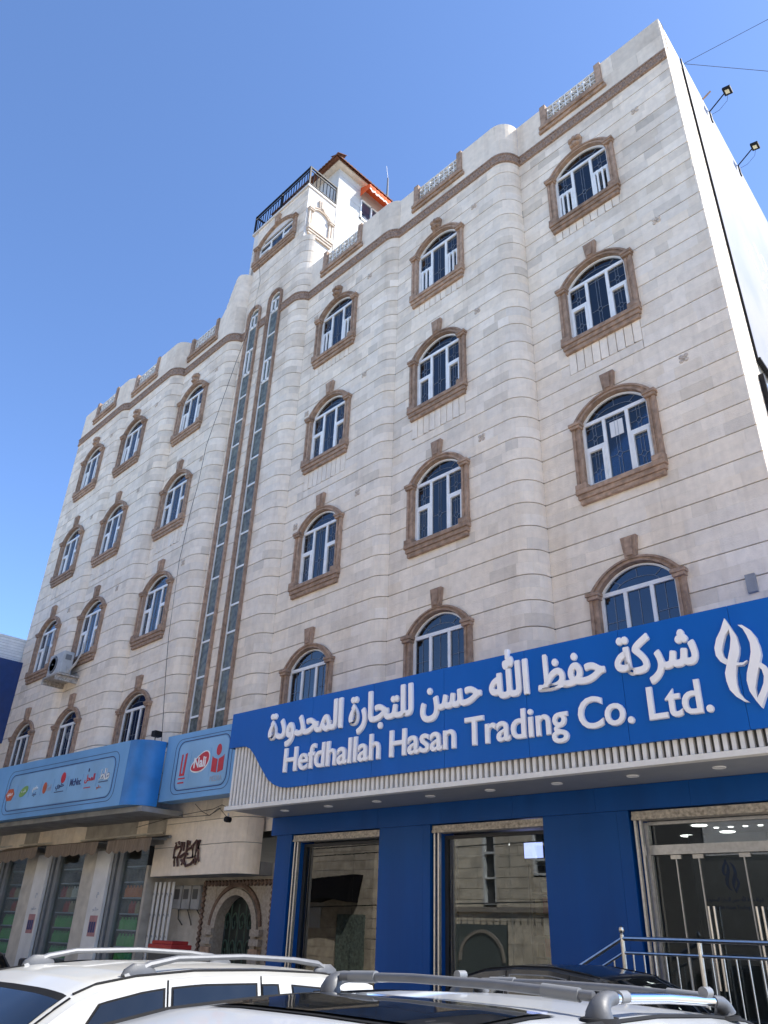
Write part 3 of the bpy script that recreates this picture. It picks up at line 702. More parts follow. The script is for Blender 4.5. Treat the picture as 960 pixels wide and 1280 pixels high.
# ------------------------------------------------------------------ entrance canopy front, calligraphy, arched door
cn = MB(); st = CAN.samples(CAN.xl, CAN.t1)
cn.grid([[(*CAN.pos(t, -.02), 2.945) for t in st], [(*CAN.pos(t, -.5), 2.95) for t in st]])
cn.box(CAN.xl + .01, -14.5, 10.0, 11.7, 2.95, 3.2); cn.box(-14.52, -13.99, 10.33, 11.7, 2.955, 3.2)
cn.box(CAN.xl, CAN.xl + .02, 9.87, 11.0, 2.96, 4.9)
cn.grid([[(*CAN.pos(t, -.03), 2.96) for t in st], [(*CAN.pos(t, -.03), 4.9) for t in st]])
bp(cn.build("entrance_canopy", GREYPL, fix=False))
STK = [[(-16.53, 3.62), (-16.51, 3.58), (-16.55, 3.49), (-16.55, 3.3)], [(-16.42, 3.64), (-16.38, 3.58)], [(-16.54, 3.5), (-16.4, 3.53), (-16.34, 3.54)], [(-16.28, 3.63), (-16.28, 3.48), (-16.38, 3.32), (-16.34, 3.14)], [(-16.19, 3.62), (-16.17, 3.44)], [(-16.04, 3.65), (-16.04, 3.47), (-16.06, 3.35), (-16.18, 3.16)], [(-15.97, 3.63), (-15.95, 3.55)], [(-16.03, 3.47), (-15.88, 3.49), (-15.68, 3.64)], [(-15.81, 3.53), (-15.76, 3.3), (-15.98, 3.29)], [(-15.65, 3.63), (-15.65, 3.43), (-15.67, 3.3), (-15.61, 3.15)], [(-15.56, 3.64), (-15.57, 3.45), (-15.55, 3.29), (-15.49, 3.21)], [(-16.27, 3.31), (-16.09, 3.39), (-15.96, 3.37)], [(-16.46, 3.34), (-16.48, 3.24), (-16.45, 3.14)], [(-16.38, 3.32), (-16.3, 3.14)], [(-16.09, 3.25), (-15.98, 3.13), (-15.79, 3.17), (-15.69, 3.25), (-15.69, 3.17)], [(-15.61, 3.22), (-15.51, 3.29)], [(-16.19, 3.26), (-16.05, 3.18)]]
cal = thing("carved_calligraphy", "dark brown carved calligraphy mounted on the grey stone entrance canopy", "wall lettering", (-16.0, 9.85, 3.1))
for k, l in enumerate(STK):
    s = MB(); n = len(l); s.tube([(x + 16.0, -.028 - .0011 * k, z - 3.1) for x, z in l], [.030] + [.026] * (n - 2) + [.020], 6, ry=.022 if False else None); s.build("letter_stroke", WOOD, cal, smooth=True)
# entrance recess under the canopy (in the street frame)
def bps(o): o.rotation_euler.z = YAW; return bp(o)
EV = 11.6
rc = MB(); rc.box(-17.0, -15.05, EV, EV + .2, 0.1, 3.2); rc.box(-13.30, -12.2, EV, EV + .2, .1, 3.2); rc.box(-15.05, -13.30, EV, EV + .2, 2.70, 3.2); rc.box(-16.99, -16.9, 11.1, EV, .1, 3.2)
bps(rc.build("entrance_wall", PLASTER))
dx = -14.14
s = MB(); a_o = [(dx + .74 * math.cos(math.pi * i / 16), 1.98 + .74 * math.sin(math.pi * i / 16)) for i in range(17)]; a_i = [(dx + .60 * math.cos(math.pi * i / 16), 1.98 + .62 * math.sin(math.pi * i / 16)) for i in range(17)]
s.ring([(dx + .60, .14)] + a_i + [(dx - .60, .14)], [(dx + .74, .14)] + a_o + [(dx - .74, .14)], EV - .12, EV + .15)
s.box(dx - 1.10, dx - .74, EV - .06, EV + .15, .14, 2.80); s.box(dx + .74, dx + 1.10, EV - .06, EV + .15, .14, 2.80)
for i in range(16):
    (x0, z0), (x1, z1) = a_o[i], a_o[i + 1]; s.prism([(x0, z0), (x1, z1), (x1, 2.80), (x0, 2.80)], EV - .05, EV + .15)
ed = bps(s.build("arched_doorway", ARCHST))
vb = MB().box(-.05, .05, -.045, .045, -.036, .036).mesh("voussoir", mat("brown_voussoir", (.16, .11, .085), .8, var=.3))
for i in range(1, 24):
    a = math.pi * i / 24; o = link("voussoir", vb, ed); o.location = (dx + .81 * math.cos(a), EV - .06, 1.98 + .81 * math.sin(a)); o.rotation_euler.y = -a + math.pi / 2
for i in range(24):
    for sx in (-1, 1): o = link("voussoir", vb, ed); o.location = (dx + sx * 1.12, EV - .06, .25 + i * .108); o.rotation_euler.y = math.pi / 4
for i in range(20): o = link("voussoir", vb, ed); o.location = (dx - 1.1 + i * .116, EV - .06, 2.83); o.rotation_euler.y = math.pi / 4
for zz_ in (1.40, 1.58, 1.75, 1.92):
    for sx in (-1, 1): o = MB().box(-.14, .14, -.05, .05, -.06, .06).build("impost_block", ARCHST if zz_ != 1.58 else BROWN, ed); o.location = (dx + sx * .76, EV - .12, zz_)
gd = thing("iron_gate", "dark green wrought iron scroll gate inside the arched stone doorway", "gate", (*uv2xy(dx, EV + .12), .14), YAW)
s = MB(); s.box(-.60, .60, .06, .10, 0, 2.5); s.build("gate_leaf", mat("dark_gate_sheet", (.012, .02, .018), .6), gd)
for i in range(5):
    x = -.48 + i * .24
    s = MB()
    for k in range(4):
        zc = .45 + k * .5
        s.tube([(x + .10 * math.cos(a) * (1 - a / 9), 0, zc + .22 * math.sin(a) * (1 - a / 9)) for a in [q * .5 for q in range(15)]], .017, 5)
    s.tube([(x + .12, 0, 0), (x + .12, 0, 2.3)], .014, 5); s.build("scroll_bar", GREENIRON, gd)

# ------------------------------------------------------------------ blue sign
def text_mesh(body, fit_w, fit_h, ext, bev, base_h=None, bold=0.0, res=4):
    cu = bpy.data.curves.new("lettering", 'FONT'); cu.body = body; cu.size = 1; cu.extrude = ext; cu.bevel_depth = bev; cu.bevel_resolution = 0; cu.resolution_u = res; cu.offset = bold
    for i in range(len(body) + 1): cu.materials.append(LETTER)
    for i, f in enumerate(cu.body_format): f.material_index = i
    o = bpy.data.objects.new("lettering", cu); C.objects.link(o); dg = bpy.context.evaluated_depsgraph_get(); dg.update()
    me = bpy.data.meshes.new_from_object(o.evaluated_get(dg)); bpy.data.objects.remove(o)
    V = [tuple(v.co) for v in me.vertices]; per = {}
    for p in me.polygons: per.setdefault(p.material_index, []).append(tuple(p.vertices))
    bpy.data.meshes.remove(me)
    return V, per
def glyph(V, faces, fx, fz, y0, m_, name, parent, ys=1.0):
    idx = {}; vs = []; fs = []
    for f in faces:
        for i in f:
            if i not in idx: idx[i] = len(vs); vs.append((fx(V[i][0]), y0 - V[i][2] * ys, fz(V[i][1])))
        fs.append(tuple(idx[i] for i in f)[::-1] if False else tuple(idx[i] for i in f))
    s = MB(); s.add(vs, fs); return s.build(name, m_, parent, fix=False)
FORMS = {'ا': (0xFE8D, 0xFE8E, 0, 0), 'ش': (0xFEB5, 0xFEB6, 0xFEB7, 0xFEB8), 'ر': (0xFEAD, 0xFEAE, 0, 0), 'ك': (0xFED9, 0xFEDA, 0xFEDB, 0xFEDC), 'ة': (0xFE93, 0xFE94, 0, 0),
         'ح': (0xFEA1, 0xFEA2, 0xFEA3, 0xFEA4), 'ف': (0xFED1, 0xFED2, 0xFED3, 0xFED4), 'ظ': (0xFEC5, 0xFEC6, 0xFEC7, 0xFEC8), 'ل': (0xFEDD, 0xFEDE, 0xFEDF, 0xFEE0),
         'س': (0xFEB1, 0xFEB2, 0xFEB3, 0xFEB4), 'ن': (0xFEE5, 0xFEE6, 0xFEE7, 0xFEE8), 'ت': (0xFE95, 0xFE96, 0xFE97, 0xFE98), 'ج': (0xFE9D, 0xFE9E, 0xFE9F, 0xFEA0),
         'م': (0xFEE1, 0xFEE2, 0xFEE3, 0xFEE4), 'د': (0xFEA9, 0xFEAA, 0, 0), 'و': (0xFEED, 0xFEEE, 0, 0), 'ط': (0xFEC1, 0xFEC2, 0xFEC3, 0xFEC4), 'ب': (0xFE8F, 0xFE90, 0xFE91, 0xFE92),
         'ي': (0xFEF1, 0xFEF2, 0xFEF3, 0xFEF4), 'ه': (0xFEE9, 0xFEEA, 0xFEEB, 0xFEEC), 'ق': (0xFED5, 0xFED6, 0xFED7, 0xFED8), 'ع': (0xFEC9, 0xFECA, 0xFECB, 0xFECC), 'ص': (0xFEB9, 0xFEBA, 0xFEBB, 0xFEBC)}
def shape(word):
    if word == 'الله': return chr(0xFDF2)
    out = []
    for i, ch in enumerate(word):
        f = FORMS[ch]; pr = i > 0 and FORMS[word[i - 1]][2] != 0; nx = i < len(word) - 1 and f[2] != 0
        out.append(chr(f[3] if pr and nx else f[1] if pr else f[2] if nx else f[0]))
    return ''.join(out)[::-1]
def arabic(s_): return ' '.join(shape(w_) for w_ in s_.split(' ')[::-1])
def span(V, per, ks=None): 
    xs = [V[i][0] for k in per for f in per[k] for i in f]; ys = [V[i][1] for k in per for f in per[k] for i in f]
    return min(xs), max(xs), min(ys), max(ys)
SG = street("shop_sign", "wide blue company signboard with white raised Arabic and English lettering above white fins", "signboard")
SV = 9.62; U0, U1 = -12.49, -1.15
SZ0, SZ1 = 4.19, 5.72
cutl = [(-12.49, 5.06), (-12.02, 5.05), (-11.86, 4.99), (-11.70, 4.85), (-11.55, 4.68), (-11.40, 4.52), (-11.25, 4.37), (-11.08, 4.27), (-10.90, 4.21), (-10.72, SZ0)]
edges = [-12.49, -10.2, -8.72, -7.24, -5.76, -4.28, -2.80, -1.15]
for a, b in zip(edges, edges[1:]):
    poly = ([(a, SZ1)] + cutl + [(b - .003, SZ0), (b - .003, SZ1)]) if a == edges[0] else [(a + .003, SZ0), (b - .003, SZ0), (b - .003, SZ1), (a + .003, SZ1)]
    MB().prism(poly, SV - .05, SV + .0).build("sign_panel", SBLUE, SG)
MB().box(U0 + .12, U1, SV + .065, SV + .09, 3.99, 5.60).build("fin_backing", FINB, SG)
fm = MB().box(-.026, .026, -.028, .035, 0, 1.0).mesh("fin", FIN)
u = U0 + .16
while u < U1:
    o = link("fin", fm, SG); zt_ = 5.06 if u < -10.7 else 4.3
    o.location = (u, SV + .03, 3.995); o.scale = (1, 1, zt_ + .2 - 3.995); u += .1
t = MB(); t.box(U0 + .06, U1, SV - .035, SV + .1, 3.915, 3.985); t.build("edge_trim", FIN, SG)
MB().box(U0 + .08, U1, SV + .1, 10.86, 3.93, 3.96).build("soffit", SOFFIT, SG)
t = MB(); t.box(U0, U0 + .02, SV + .0, 10.9, 5.06, SZ1 - .01); t.box(U0 + .1, U0 + .12, SV + .1, 10.9, 3.97, 5.6); t.box(U0, U1, SV + .002, 11.1, SZ1 - .03, SZ1 - .002); t.box(U1 - .01, U1, SV, 10.9, 3.95, SZ1 - .04)
t.build("side_return", SBLUE, SG)
dl = MB(); dl.lathe([(.0, -.004), (.058, -.004), (.075, -.012), (.08, -.012), (.085, .0)], (0, 0, 0), 18); DL = dl.mesh("downlight", LAMPOFF)
for i in range(10):
    if -11.42 + i * 1.14 < U1 - .2: o = link("downlight", DL, SG); o.location = (-11.42 + i * 1.14, 10.2, 3.93)
AR = arabic('شركة حفظ الله حسن للتجارة المحدودة')
V, per = text_mesh(AR, 0, 0, .022, .014, res=3)
x0, x1, z0, z1 = span(V, per); fx = lambda x: -11.31 + (x - x0) / (x1 - x0) * 8.06
zsc = .80
base = 5.075
FSLOPE = 0.0
gi = 0
for k in sorted(per):
    if not per[k]: continue
    idx = {}; gv = []; gf = []
    for f in per[k]:
        for i in f:
            if i not in idx: idx[i] = len(gv); gv.append(V[i])
        gf.append(tuple(idx[i] for i in f))
    mb = MB()
    for q in range(7):      # the stroke thickened evenly all round
        ox, oz = (0, 0) if q == 6 else (.014 * math.cos(q * math.pi / 3), .014 * math.sin(q * math.pi / 3))
        mb.add([(fx(x) + ox, SV - .058 - .0008 * (k % 4) - .00022 * q - y_ * 1.1, base + z * zsc * .86 + oz) for x, z, y_ in gv], gf)
    mb.build("arabic_letter", LETTER, SG, fix=False)
V, per = text_mesh("Hefdhallah Hasan Trading Co. Ltd.", 0, 0, .022, .013, bold=.008)
x0, x1, z0, z1 = span(V, per); fe = lambda x: -10.82 + (x - x0) / (x1 - x0) * 7.66
for k in sorted(per):
    glyph(V, per[k], fe, lambda z: 4.455 + z * .585, SV - .058 - .0008 * (k % 2), LETTER, "letter", SG, ys=1.2)
LOGO = [[(-2.84, 5.55), (-2.79, 5.43), (-2.74, 5.3), (-2.73, 5.16), (-2.75, 5.07), (-2.8, 4.95), (-2.83, 4.83), (-2.84, 4.72), (-2.83, 4.62), (-2.79, 4.54), (-2.74, 4.49), (-2.79, 4.5), (-2.87, 4.57), (-2.93, 4.66), (-2.95, 4.77), (-2.95, 4.87), (-2.92, 4.95), (-2.88, 5.06), (-2.84, 5.16), (-2.81, 5.28), (-2.81, 5.4)],
        [(-2.84, 5.55), (-2.81, 5.4), (-2.87, 5.33), (-2.91, 5.24), (-2.94, 5.15), (-2.93, 5.07), (-2.89, 5.02), (-2.92, 4.97), (-2.98, 5.02), (-3.02, 5.1), (-3.02, 5.2), (-2.98, 5.31), (-2.91, 5.41)],
        [(-2.61, 4.4), (-2.66, 4.49), (-2.71, 4.61), (-2.72, 4.74), (-2.7, 4.83), (-2.65, 4.95), (-2.61, 5.07), (-2.6, 5.18), (-2.62, 5.28), (-2.65, 5.37), (-2.7, 5.43), (-2.65, 5.42), (-2.57, 5.34), (-2.52, 5.24), (-2.5, 5.12), (-2.5, 5.02), (-2.53, 4.94), (-2.57, 4.84), (-2.61, 4.74), (-2.64, 4.64), (-2.64, 4.52)],
        [(-2.61, 4.4), (-2.64, 4.52), (-2.59, 4.59), (-2.54, 4.68), (-2.52, 4.76), (-2.53, 4.84), (-2.56, 4.88), (-2.53, 4.93), (-2.48, 4.88), (-2.45, 4.8), (-2.45, 4.71), (-2.49, 4.61), (-2.55, 4.52)],
        [(-2.8, 4.97), (-2.72, 4.96), (-2.67, 4.98), (-2.68, 4.96), (-2.73, 4.93), (-2.81, 4.94)]]
for k, l in enumerate(LOGO):
    MB().prism([(x, z) for x, z in l], SV - .11 - .001 * k, SV - .04).build("flame_emblem", LETTER, SG)

# ------------------------------------------------------------------ blue shopfront
SF = street("blue_shopfront", "blue clad shopfront with tall dark glass windows under the company signboard", "shopfront")
FV = 10.8
for k in range(8):
    a = -12.42 + k * 1.39; MB().box(a + .0015, a + 1.3885, FV, FV + .25, 3.60, 3.925).build("fascia_panel", DBLUE, SF)
for a, b in ((-12.28, -11.86), (-9.62, -8.50), (-6.36, -5.00)): 
    q = b - (b - a) * .13
    for c_, d_ in ((a, q - .0015), (q + .0015, b)): MB().box(c_, d_, FV + .035, FV + .6, .14, 3.60).build("pillar_panel", DBLUE, SF)
for a, b in ((-11.86, -11.72), (-8.50, -8.36), (-5.00, -4.90)): MB().box(a, b, FV + .16, FV + .5, .14, 3.60).build("pillar_return", DBLUE, SF)
for a, b in ((-11.84, -9.62), (-8.48, -6.36), (-4.98, -1.3)):
    s = MB(); s.box(a + .02, b, FV + .05, FV + .20, 3.505, 3.58); s.box(a + .02, b, FV + .03, FV + .22, 3.47, 3.505); s.build("shutter_box", GALV, SF)
    s = MB()
    for du in (.03, .11): s.box(a + du, a + du + .03, FV + .07, FV + .13, .14, 3.47)
    s.build("shutter_rail", ALU, SF)
GV = 11.08
for a, b in ((-11.72, -9.62), (-8.36, -6.36)):
    s = MB(); s.box(a, a + .05, GV - .03, GV + .05, 1.05, 3.44); s.box(b - .05, b, GV - .03, GV + .05, 1.05, 3.44); s.box(a + .05, b - .05, GV - .03, GV + .05, 3.39, 3.44); s.box(a + .05, b - .05, GV - .03, GV + .05, 1.0, 1.06)
    s.box(a + .12, a + .16, GV + .06, GV + .12, 1.05, 3.39); fr = s.build("glazing_frame", INTD, SF)
    md = a + .05 + (b - a - .1) * .62
    for p_, q_ in ((a + .05, md - .003), (md + .003, b - .05)): MB().box(p_, q_, GV, GV + .01, 1.06, 3.39).build("pane", SHOPGLASS, SF)
    s = MB(); s.box(a, b, GV - .02, GV + .3, .14, 1.0); s.build("plinth", DBLUE, SF)
s = MB(); s.box(-4.90, -1.3, GV - .05, GV + .06, 3.04, 3.16); s.box(-4.90, -4.83, GV - .05, GV + .06, 1.05, 3.45); s.box(-4.83, -1.3, GV - .03, GV + .05, 3.42, 3.46); s.build("door_transom", ALU, SF)
MB().box(-4.83, -1.3, GV, GV + .01, 3.16, 3.42).build("pane", SHOPGLASS, SF)
for a, b in ((-4.82, -4.50), (-4.49, -4.20)): MB().box(a, b, GV, GV + .012, 1.06, 3.03).build("pane", SHOPGLASS, SF)
for a, b, hd in ((-4.19, -3.62, -4.14), (-3.61, -3.04, -3.55)):
    o = MB().box(a, b, GV + .002, GV + .014, 1.07, 3.03).build("glass_door", SHOPGLASS, SF)
    s = MB(); s.tube([(hd, GV - .07, 1.5), (hd, GV - .07, 2.42)], .016, 8); s.tube([(hd + .07, GV - .07, 1.5), (hd + .07, GV - .07, 2.42)], .016, 8); s.build("handle", STEEL, o)
for a, b in ((-3.03, -2.2), (-2.19, -1.35)): MB().box(a, b, GV, GV + .012, 1.06, 3.03).build("pane", SHOPGLASS, SF)
s = MB()
for u in (-4.50, -4.20, -3.60, -3.04): s.box(u - .07, u + .07, GV - .012, GV + .03, 2.985, 3.035)
s.build("patch_fitting", STEEL, SF)
s = MB()
for u in (-4.835, -4.5, -4.195, -3.615, -3.035): s.box(u - .008, u + .008, GV - .008, GV + .02, 1.06, 3.03)
s.build("glass_edge", ALU, SF)
# shop room
rm = MB(); rm.box(-12.28, -1.3, 15.5, 15.6, 1.0, 3.75); rm.box(-12.3, -12.28, GV + .1, 15.5, 1.0, 3.75); rm.box(-1.3, -1.28, GV + .1, 15.5, 1.0, 3.75); rm.build("inner_wall", INT, SF)
MB().box(-12.28, -1.3, GV + .12, 15.5, 3.60, 3.64).build("inner_ceiling", INT, SF)
MB().box(-12.28, -1.3, GV + .32, 15.5, .98, 1.05).build("inner_floor", INTD, SF)
MB().box(-12.25, -1.32, FV + .02, FV + .3, 3.94, 4.1).build("head_beam", INTD, SF)
lw = MB().box(-5.2, -4.0, 13.4, 13.5, 1.05, 3.55).build("logo_wall", mat("grey_logo_wall", (.22, .23, .26), .6), SF)
for l in LOGO[:4]:
    MB().prism([(-4.62 + (x + 2.73) * .42, 2.95 + (z - 5.0) * .42) for x, z in l], 13.385, 13.398).build("flame_emblem", DBLUE, lw)
def flat_text(body, uc, zc, wd, ht, v, m_, parent, ext=.004, bold=0.0, name="lettering", rot=None):
    V, per = text_mesh(body, 0, 0, ext, 0, bold=bold); a0, a1, b0, b1 = span(V, per)
    s = MB(); idx = {}
    fs = []
    for k in sorted(per):
        for f in per[k]: fs.append(f)
    s.add([(uc + ((x - a0) / (a1 - a0) - .5) * wd, v - z - .0007 * 0, zc + ((y - b0) / (b1 - b0) - .5) * ht) for x, y, z in V], fs)
    return s.build(name, m_, parent, fix=False)
flat_text(AR, -4.62, 2.62, .85, .10, 13.395, DBLUE, lw); flat_text("Hefdhallah Hasan Trading Co. Ltd.", -4.62, 2.50, .85, .07, 13.395, DBLUE, lw)
for (u, v) in ((-4.73, 12.7), (-5.38, 13.87), (-4.63, 13.61), (-3.4, 12.7), (-3.2, 13.8)):
    MB().lathe([(.0, -.012), (.11, -.012), (.12, .0)], (u, v, 3.60), 16).build("ceiling_lamp", LAMPG, SF)
for i in range(6): MB().lathe([(.0, -.012), (.035, -.012), (.04, .0)], (-4.6 + i * .22, 13.05, 3.60), 10).build("ceiling_spotlight", LAMPG, SF)
sh = street("display_shelf", "tall dark display shelf with boxed goods behind the middle shop window", "shelf")
s = MB(); s.box(-7.62, -7.58, 12.4, 12.8, 1.05, 3.1); s.box(-6.5, -6.46, 12.4, 12.8, 1.05, 3.1); s.box(-7.06, -7.02, 12.4, 12.8, 1.05, 3.1); s.box(-7.62, -6.46, 12.8, 12.84, 1.05, 3.1); s.build("shelf_frame", INTD, sh)
for k in range(7): MB().box(-7.57, -6.51, 12.4, 12.8, 1.1 + k * .31, 1.12 + k * .31).build("shelf_board", mat("shelf_board_wood", (.12, .10, .085), .6) if k == 0 else bpy.data.materials["shelf_board_wood"], sh)
gcols = [mat("goods_red", (.40, .03, .03), .5), mat("goods_tan", (.44, .33, .2), .6), mat("goods_white", (.7, .7, .68), .5), mat("goods_dark", (.06, .05, .06), .5), mat("goods_green", (.08, .48, .10), .4), mat("goods_orange", (.7, .2, .03), .5)]
for k in range(6):
    for j in range(7):
        u = -7.54 + j * .145; hh = random.uniform(.15, .26)
        b = MB().box(u, u + .115, 12.43, 12.6, 1.122 + k * .31, 1.122 + k * .31 + hh).build("goods_box", gcols[(k * 2 + j // 3 + random.randint(0, 1)) % 4]); b.rotation_euler.z = YAW
        tag(b, "%s boxed packet on the %s board of the dark display shelf" % (b.data.materials[0].name[6:], ("lowest", "second", "third", "fourth", "fifth", "topmost")[k]), "goods box", "boxed goods on the display shelf")
tv = street("wall_screen", "small lit lavender screen glowing inside the middle shop window", "screen")
s = MB(); s.box(-7.62, -7.22, 12.28, 12.34, 3.16, 3.44); s.build("screen_body", INTD, tv); MB().box(-7.60, -7.24, 12.274, 12.279, 3.18, 3.42).build("screen_face", SCREEN, tv)

# steps, platform and handrail
pf = MB(); pf.box(-4.95, -1.2, 9.75, 11.05, .14, 1.03)
for k in range(5): pf.box(-4.95 - (k + 1) * .3, -4.95 - k * .3, 9.95, 10.8, .14, 1.03 - (k + 1) * .16)
pf = pf.build("entrance_platform", PAVE); pf.rotation_euler.z = YAW; tag(pf, kind="structure")
HR = street("handrail", "stainless steel handrail with thin balusters in front of the glass shop doors", "handrail")
v = 9.9; s = MB(); s.tube([(-5.75, v, 1.53), (-4.82, v, 2.02), (-1.25, v, 2.02)], .024, 8); s.build("top_rail", STEEL, HR, smooth=True)
s = MB(); s.tube([(-5.75, v, 1.38), (-4.82, v, 1.87), (-1.25, v, 1.87)], .017, 8); s.build("middle_rail", STEEL, HR, smooth=True)
s = MB(); s.tube([(-4.82, v, 1.12), (-1.25, v, 1.12)], .017, 8); s.build("bottom_rail", STEEL, HR, smooth=True)
for u in (-4.82, -3.89, -2.96, -2.03): 
    s = MB(); s.tube([(u, v, 1.03), (u, v, 2.0 if u > -4.8 else 2.06)], .026, 8)
    if u < -4.8: s.lathe([(.001, .13), (.028, .11), (.036, .08), (.026, .05), (.014, .04), (.026, .03), (.026, 0)], (u, v, 2.03), 12)
    s.build("post", STEEL, HR, smooth=True)
s = MB(); s.tube([(-5.75, v, .5), (-5.75, v, 1.53)], .026, 8); s.build("post", STEEL, HR, smooth=True)
bl = MB().tube([(0, 0, 0), (0, 0, .75)], .0095, 6).mesh("baluster", STEEL, smooth=True)
u = -4.70
while u < -1.3:
    if min(abs(u - q) for q in (-3.89, -2.96, -2.03)) > .05: o = link("baluster", bl, HR); o.location = (u, v, 1.12)
    u += .1325
for k in range(6): o = link("baluster", bl, HR); o.location = (-4.95 - k * .13, v, 1.06 - k * .068)

# ------------------------------------------------------------------ light blue signs and the left shop
LS = street("light_blue_sign", "long light blue signboard with a row of small printed emblems and rounded right end", "signboard")
z0, z1 = 4.28, 5.68
class LPath:
    pass
pts = [(-27.0, 9.66), (-16.25, 9.66)]
for i in range(1, 8): a = R(90) * i / 7; pts.append((-16.25 + .55 * math.sin(a), 9.66 + .55 - .55 * math.cos(a)))
pts.append((-15.70, 10.25))
s = MB(); s.grid([[(x, y, z) for x, y in pts] for z in (z0, z1)]); 
s.grid([[(x, y, z1) for x, y in pts], [(x, y + .0 if False else 10.6, z1 - .001) for x, y in pts]])
s.grid([[(x, y, z0) for x, y in pts], [(x, 10.6, z0 + .001) for x, y in pts]])
s.build("sign_face", LBLUE, LS, fix=False)
s = MB(); pc = pts[1:]; s.grid([[(x + .003 * (k > 0), y - .004, z) for k, (x, y) in enumerate(pc)] for z in (z0 + .002, z1 - .002)]); s.build("rounded_end", DEEPB, LS, fix=False, smooth=True)
def rrect(u0, u1, za, zb, r, n=5):
    out = []
    for cx_, cz_, a0 in ((u1 - r, zb - r, 0), (u0 + r, zb - r, 90), (u0 + r, za + r, 180), (u1 - r, za + r, 270)):
        for i in range(n + 1): a = R(a0 + 90 * i / n); out.append((cx_ + r * math.cos(a), cz_ + r * math.sin(a)))
    return out
def outline(u0, u1, za, zb, r, v, wd, m_, par, name="printed_border"):
    o_ = rrect(u0, u1, za, zb, r); i_ = rrect(u0 + wd, u1 - wd, za + wd, zb - wd, r - wd)
    MB().ring(i_ + [i_[0]], o_ + [o_[0]], v - .003, v).build(name, m_, par)
MB().prism(rrect(-21.8, -16.75, z0 + .24, z1 - .32, .2), 9.654, 9.66).build("printed_field", LBLUE2, LS)
outline(-21.85, -16.70, z0 + .20, z1 - .28, .22, 9.655, .02, NAVY, LS); outline(-22.0, -16.58, z0 + .12, z1 - .18, .25, 9.657, .012, NAVY, LS)
sv = 9.650
def blob(uc, zc, a, b, m_, par, n=14, v=None, tilt=0.0, name="emblem"):
    v = v or sv
    return MB().prism([(uc + a * math.cos(2 * math.pi * i / n), zc + b * math.sin(2 * math.pi * i / n) + tilt * math.cos(2 * math.pi * i / n)) for i in range(n)], v - .004, v).build(name, m_, par)
# emblem centres along the board
E8 = [-21.70, -20.95, -20.35, -19.75, -19.10, -18.37, -17.73, -17.10]
zc = 4.93
blob(E8[0], zc - .03, .25, .17, ORP, LS, 6); flat_text("صنعاء" if False else shape('صعيد'), E8[0], zc - .03, .30, .13, sv - .004, WHITEP, LS, bold=.01)
blob(E8[1], zc, .22, .12, GREENP, LS, 12, tilt=.06); flat_text(shape('طيب'), E8[1], zc + .01, .24, .09, sv - .004, WHITEP, LS)
flat_text(shape('طعم'), E8[2], zc + .02, .26, .16, sv, WHITEP, LS, bold=.02); flat_text(shape('عيد'), E8[2], zc - .12, .2, .1, sv, NAVY, LS)
blob(E8[3] - .1, zc, .10, .14, ORP, LS); flat_text("Gold", E8[3] + .12, zc - .01, .22, .16, sv, GREYP, LS)
blob(E8[4] + .1, zc + .17, .11, .13, REDP, LS); flat_text(shape('حلويات') if False else shape('حلوي'), E8[4], zc - .02, .40, .18, sv, NAVY, LS, bold=.02); MB().box(E8[4] - .22, E8[4] + .22, sv - .004, sv, zc - .16, zc - .14).build("printed_rule", NAVY, LS)
flat_text("McNec", E8[5], zc + .02, .50, .17, sv, NAVY, LS, bold=.012)
flat_text(shape('المذاق') if 'ذ' in FORMS else shape('المحل'), E8[6], zc + .04, .44, .20, sv, REDP, LS, bold=.022); blob(E8[6] - .1, zc + .24, .03, .05, NAVY, LS, 6); MB().box(E8[6] - .2, E8[6] + .1, sv - .004, sv, zc - .17, zc - .15).build("printed_rule", REDP, LS)
flat_text(shape('طلبات') if False else shape('طاط'), E8[7] + .01, zc + .085, .42, .26, sv + .001, NAVY, LS, bold=.055, ext=.002); flat_text(shape('طاط'), E8[7] + .01, zc + .085, .42, .26, sv - .004, WHITEP, LS, bold=.018); MB().box(E8[7] - .2, E8[7] + .2, sv - .004, sv, zc - .09, zc - .07).build("printed_rule", NAVY, LS); flat_text(shape('حلو'), E8[7] - .15, zc - .19, .2, .09, sv, ORP, LS)
for a, b in zip(E8, E8[1:]): MB().box((a + b) / 2 - .006, (a + b) / 2 + .006, sv - .002, sv, zc - .16, zc + .18).build("printed_divider", LBLUE, LS)
LP = street("light_blue_sign", "shorter light blue signboard with three red printed emblems beside the blue company sign", "signboard")
z0, z1, PV = 4.38, 5.80, 10.27
s = MB(); s.box(-15.69, -13.05, PV, PV + .35, z0, z1); s.build("sign_face", LBLUE, LP)
MB().prism(rrect(-15.15, -13.42, z0 + .22, z1 - .22, .18), PV - .006, PV).build("printed_field", LBLUE2, LP)
outline(-15.20, -13.38, z0 + .18, z1 - .18, .2, PV - .004, .02, NAVY, LP); outline(-15.32, -13.28, z0 + .11, z1 - .12, .22, PV - .002, .012, NAVY, LP)
sv = PV - .008; zc = (z0 + z1) / 2 - .02
MB().prism([(-15.04, zc - .20), (-14.86, zc - .20), (-14.83, zc + .28), (-14.90, zc + .26), (-14.93, zc - .15), (-14.99, zc - .15), (-14.98, zc + .26), (-15.03, zc + .26)], sv - .004, sv).build("emblem", REDP, LP)
MB().box(-15.06, -14.82, sv - .004, sv, zc - .27, zc - .24).build("printed_rule", REDP, LP); MB().box(-15.06, -14.84, sv - .004, sv, zc - .36, zc - .33).build("printed_rule", REDP, LP)
wav = lambda k: [(-14.34 + (.30 + k) * math.cos(2 * math.pi * i / 24), zc + .02 + (.17 + k) * math.sin(2 * math.pi * i / 24) + .09 * math.cos(2 * math.pi * i / 24) + .03 * math.sin(4 * math.pi * i / 24)) for i in range(24)]
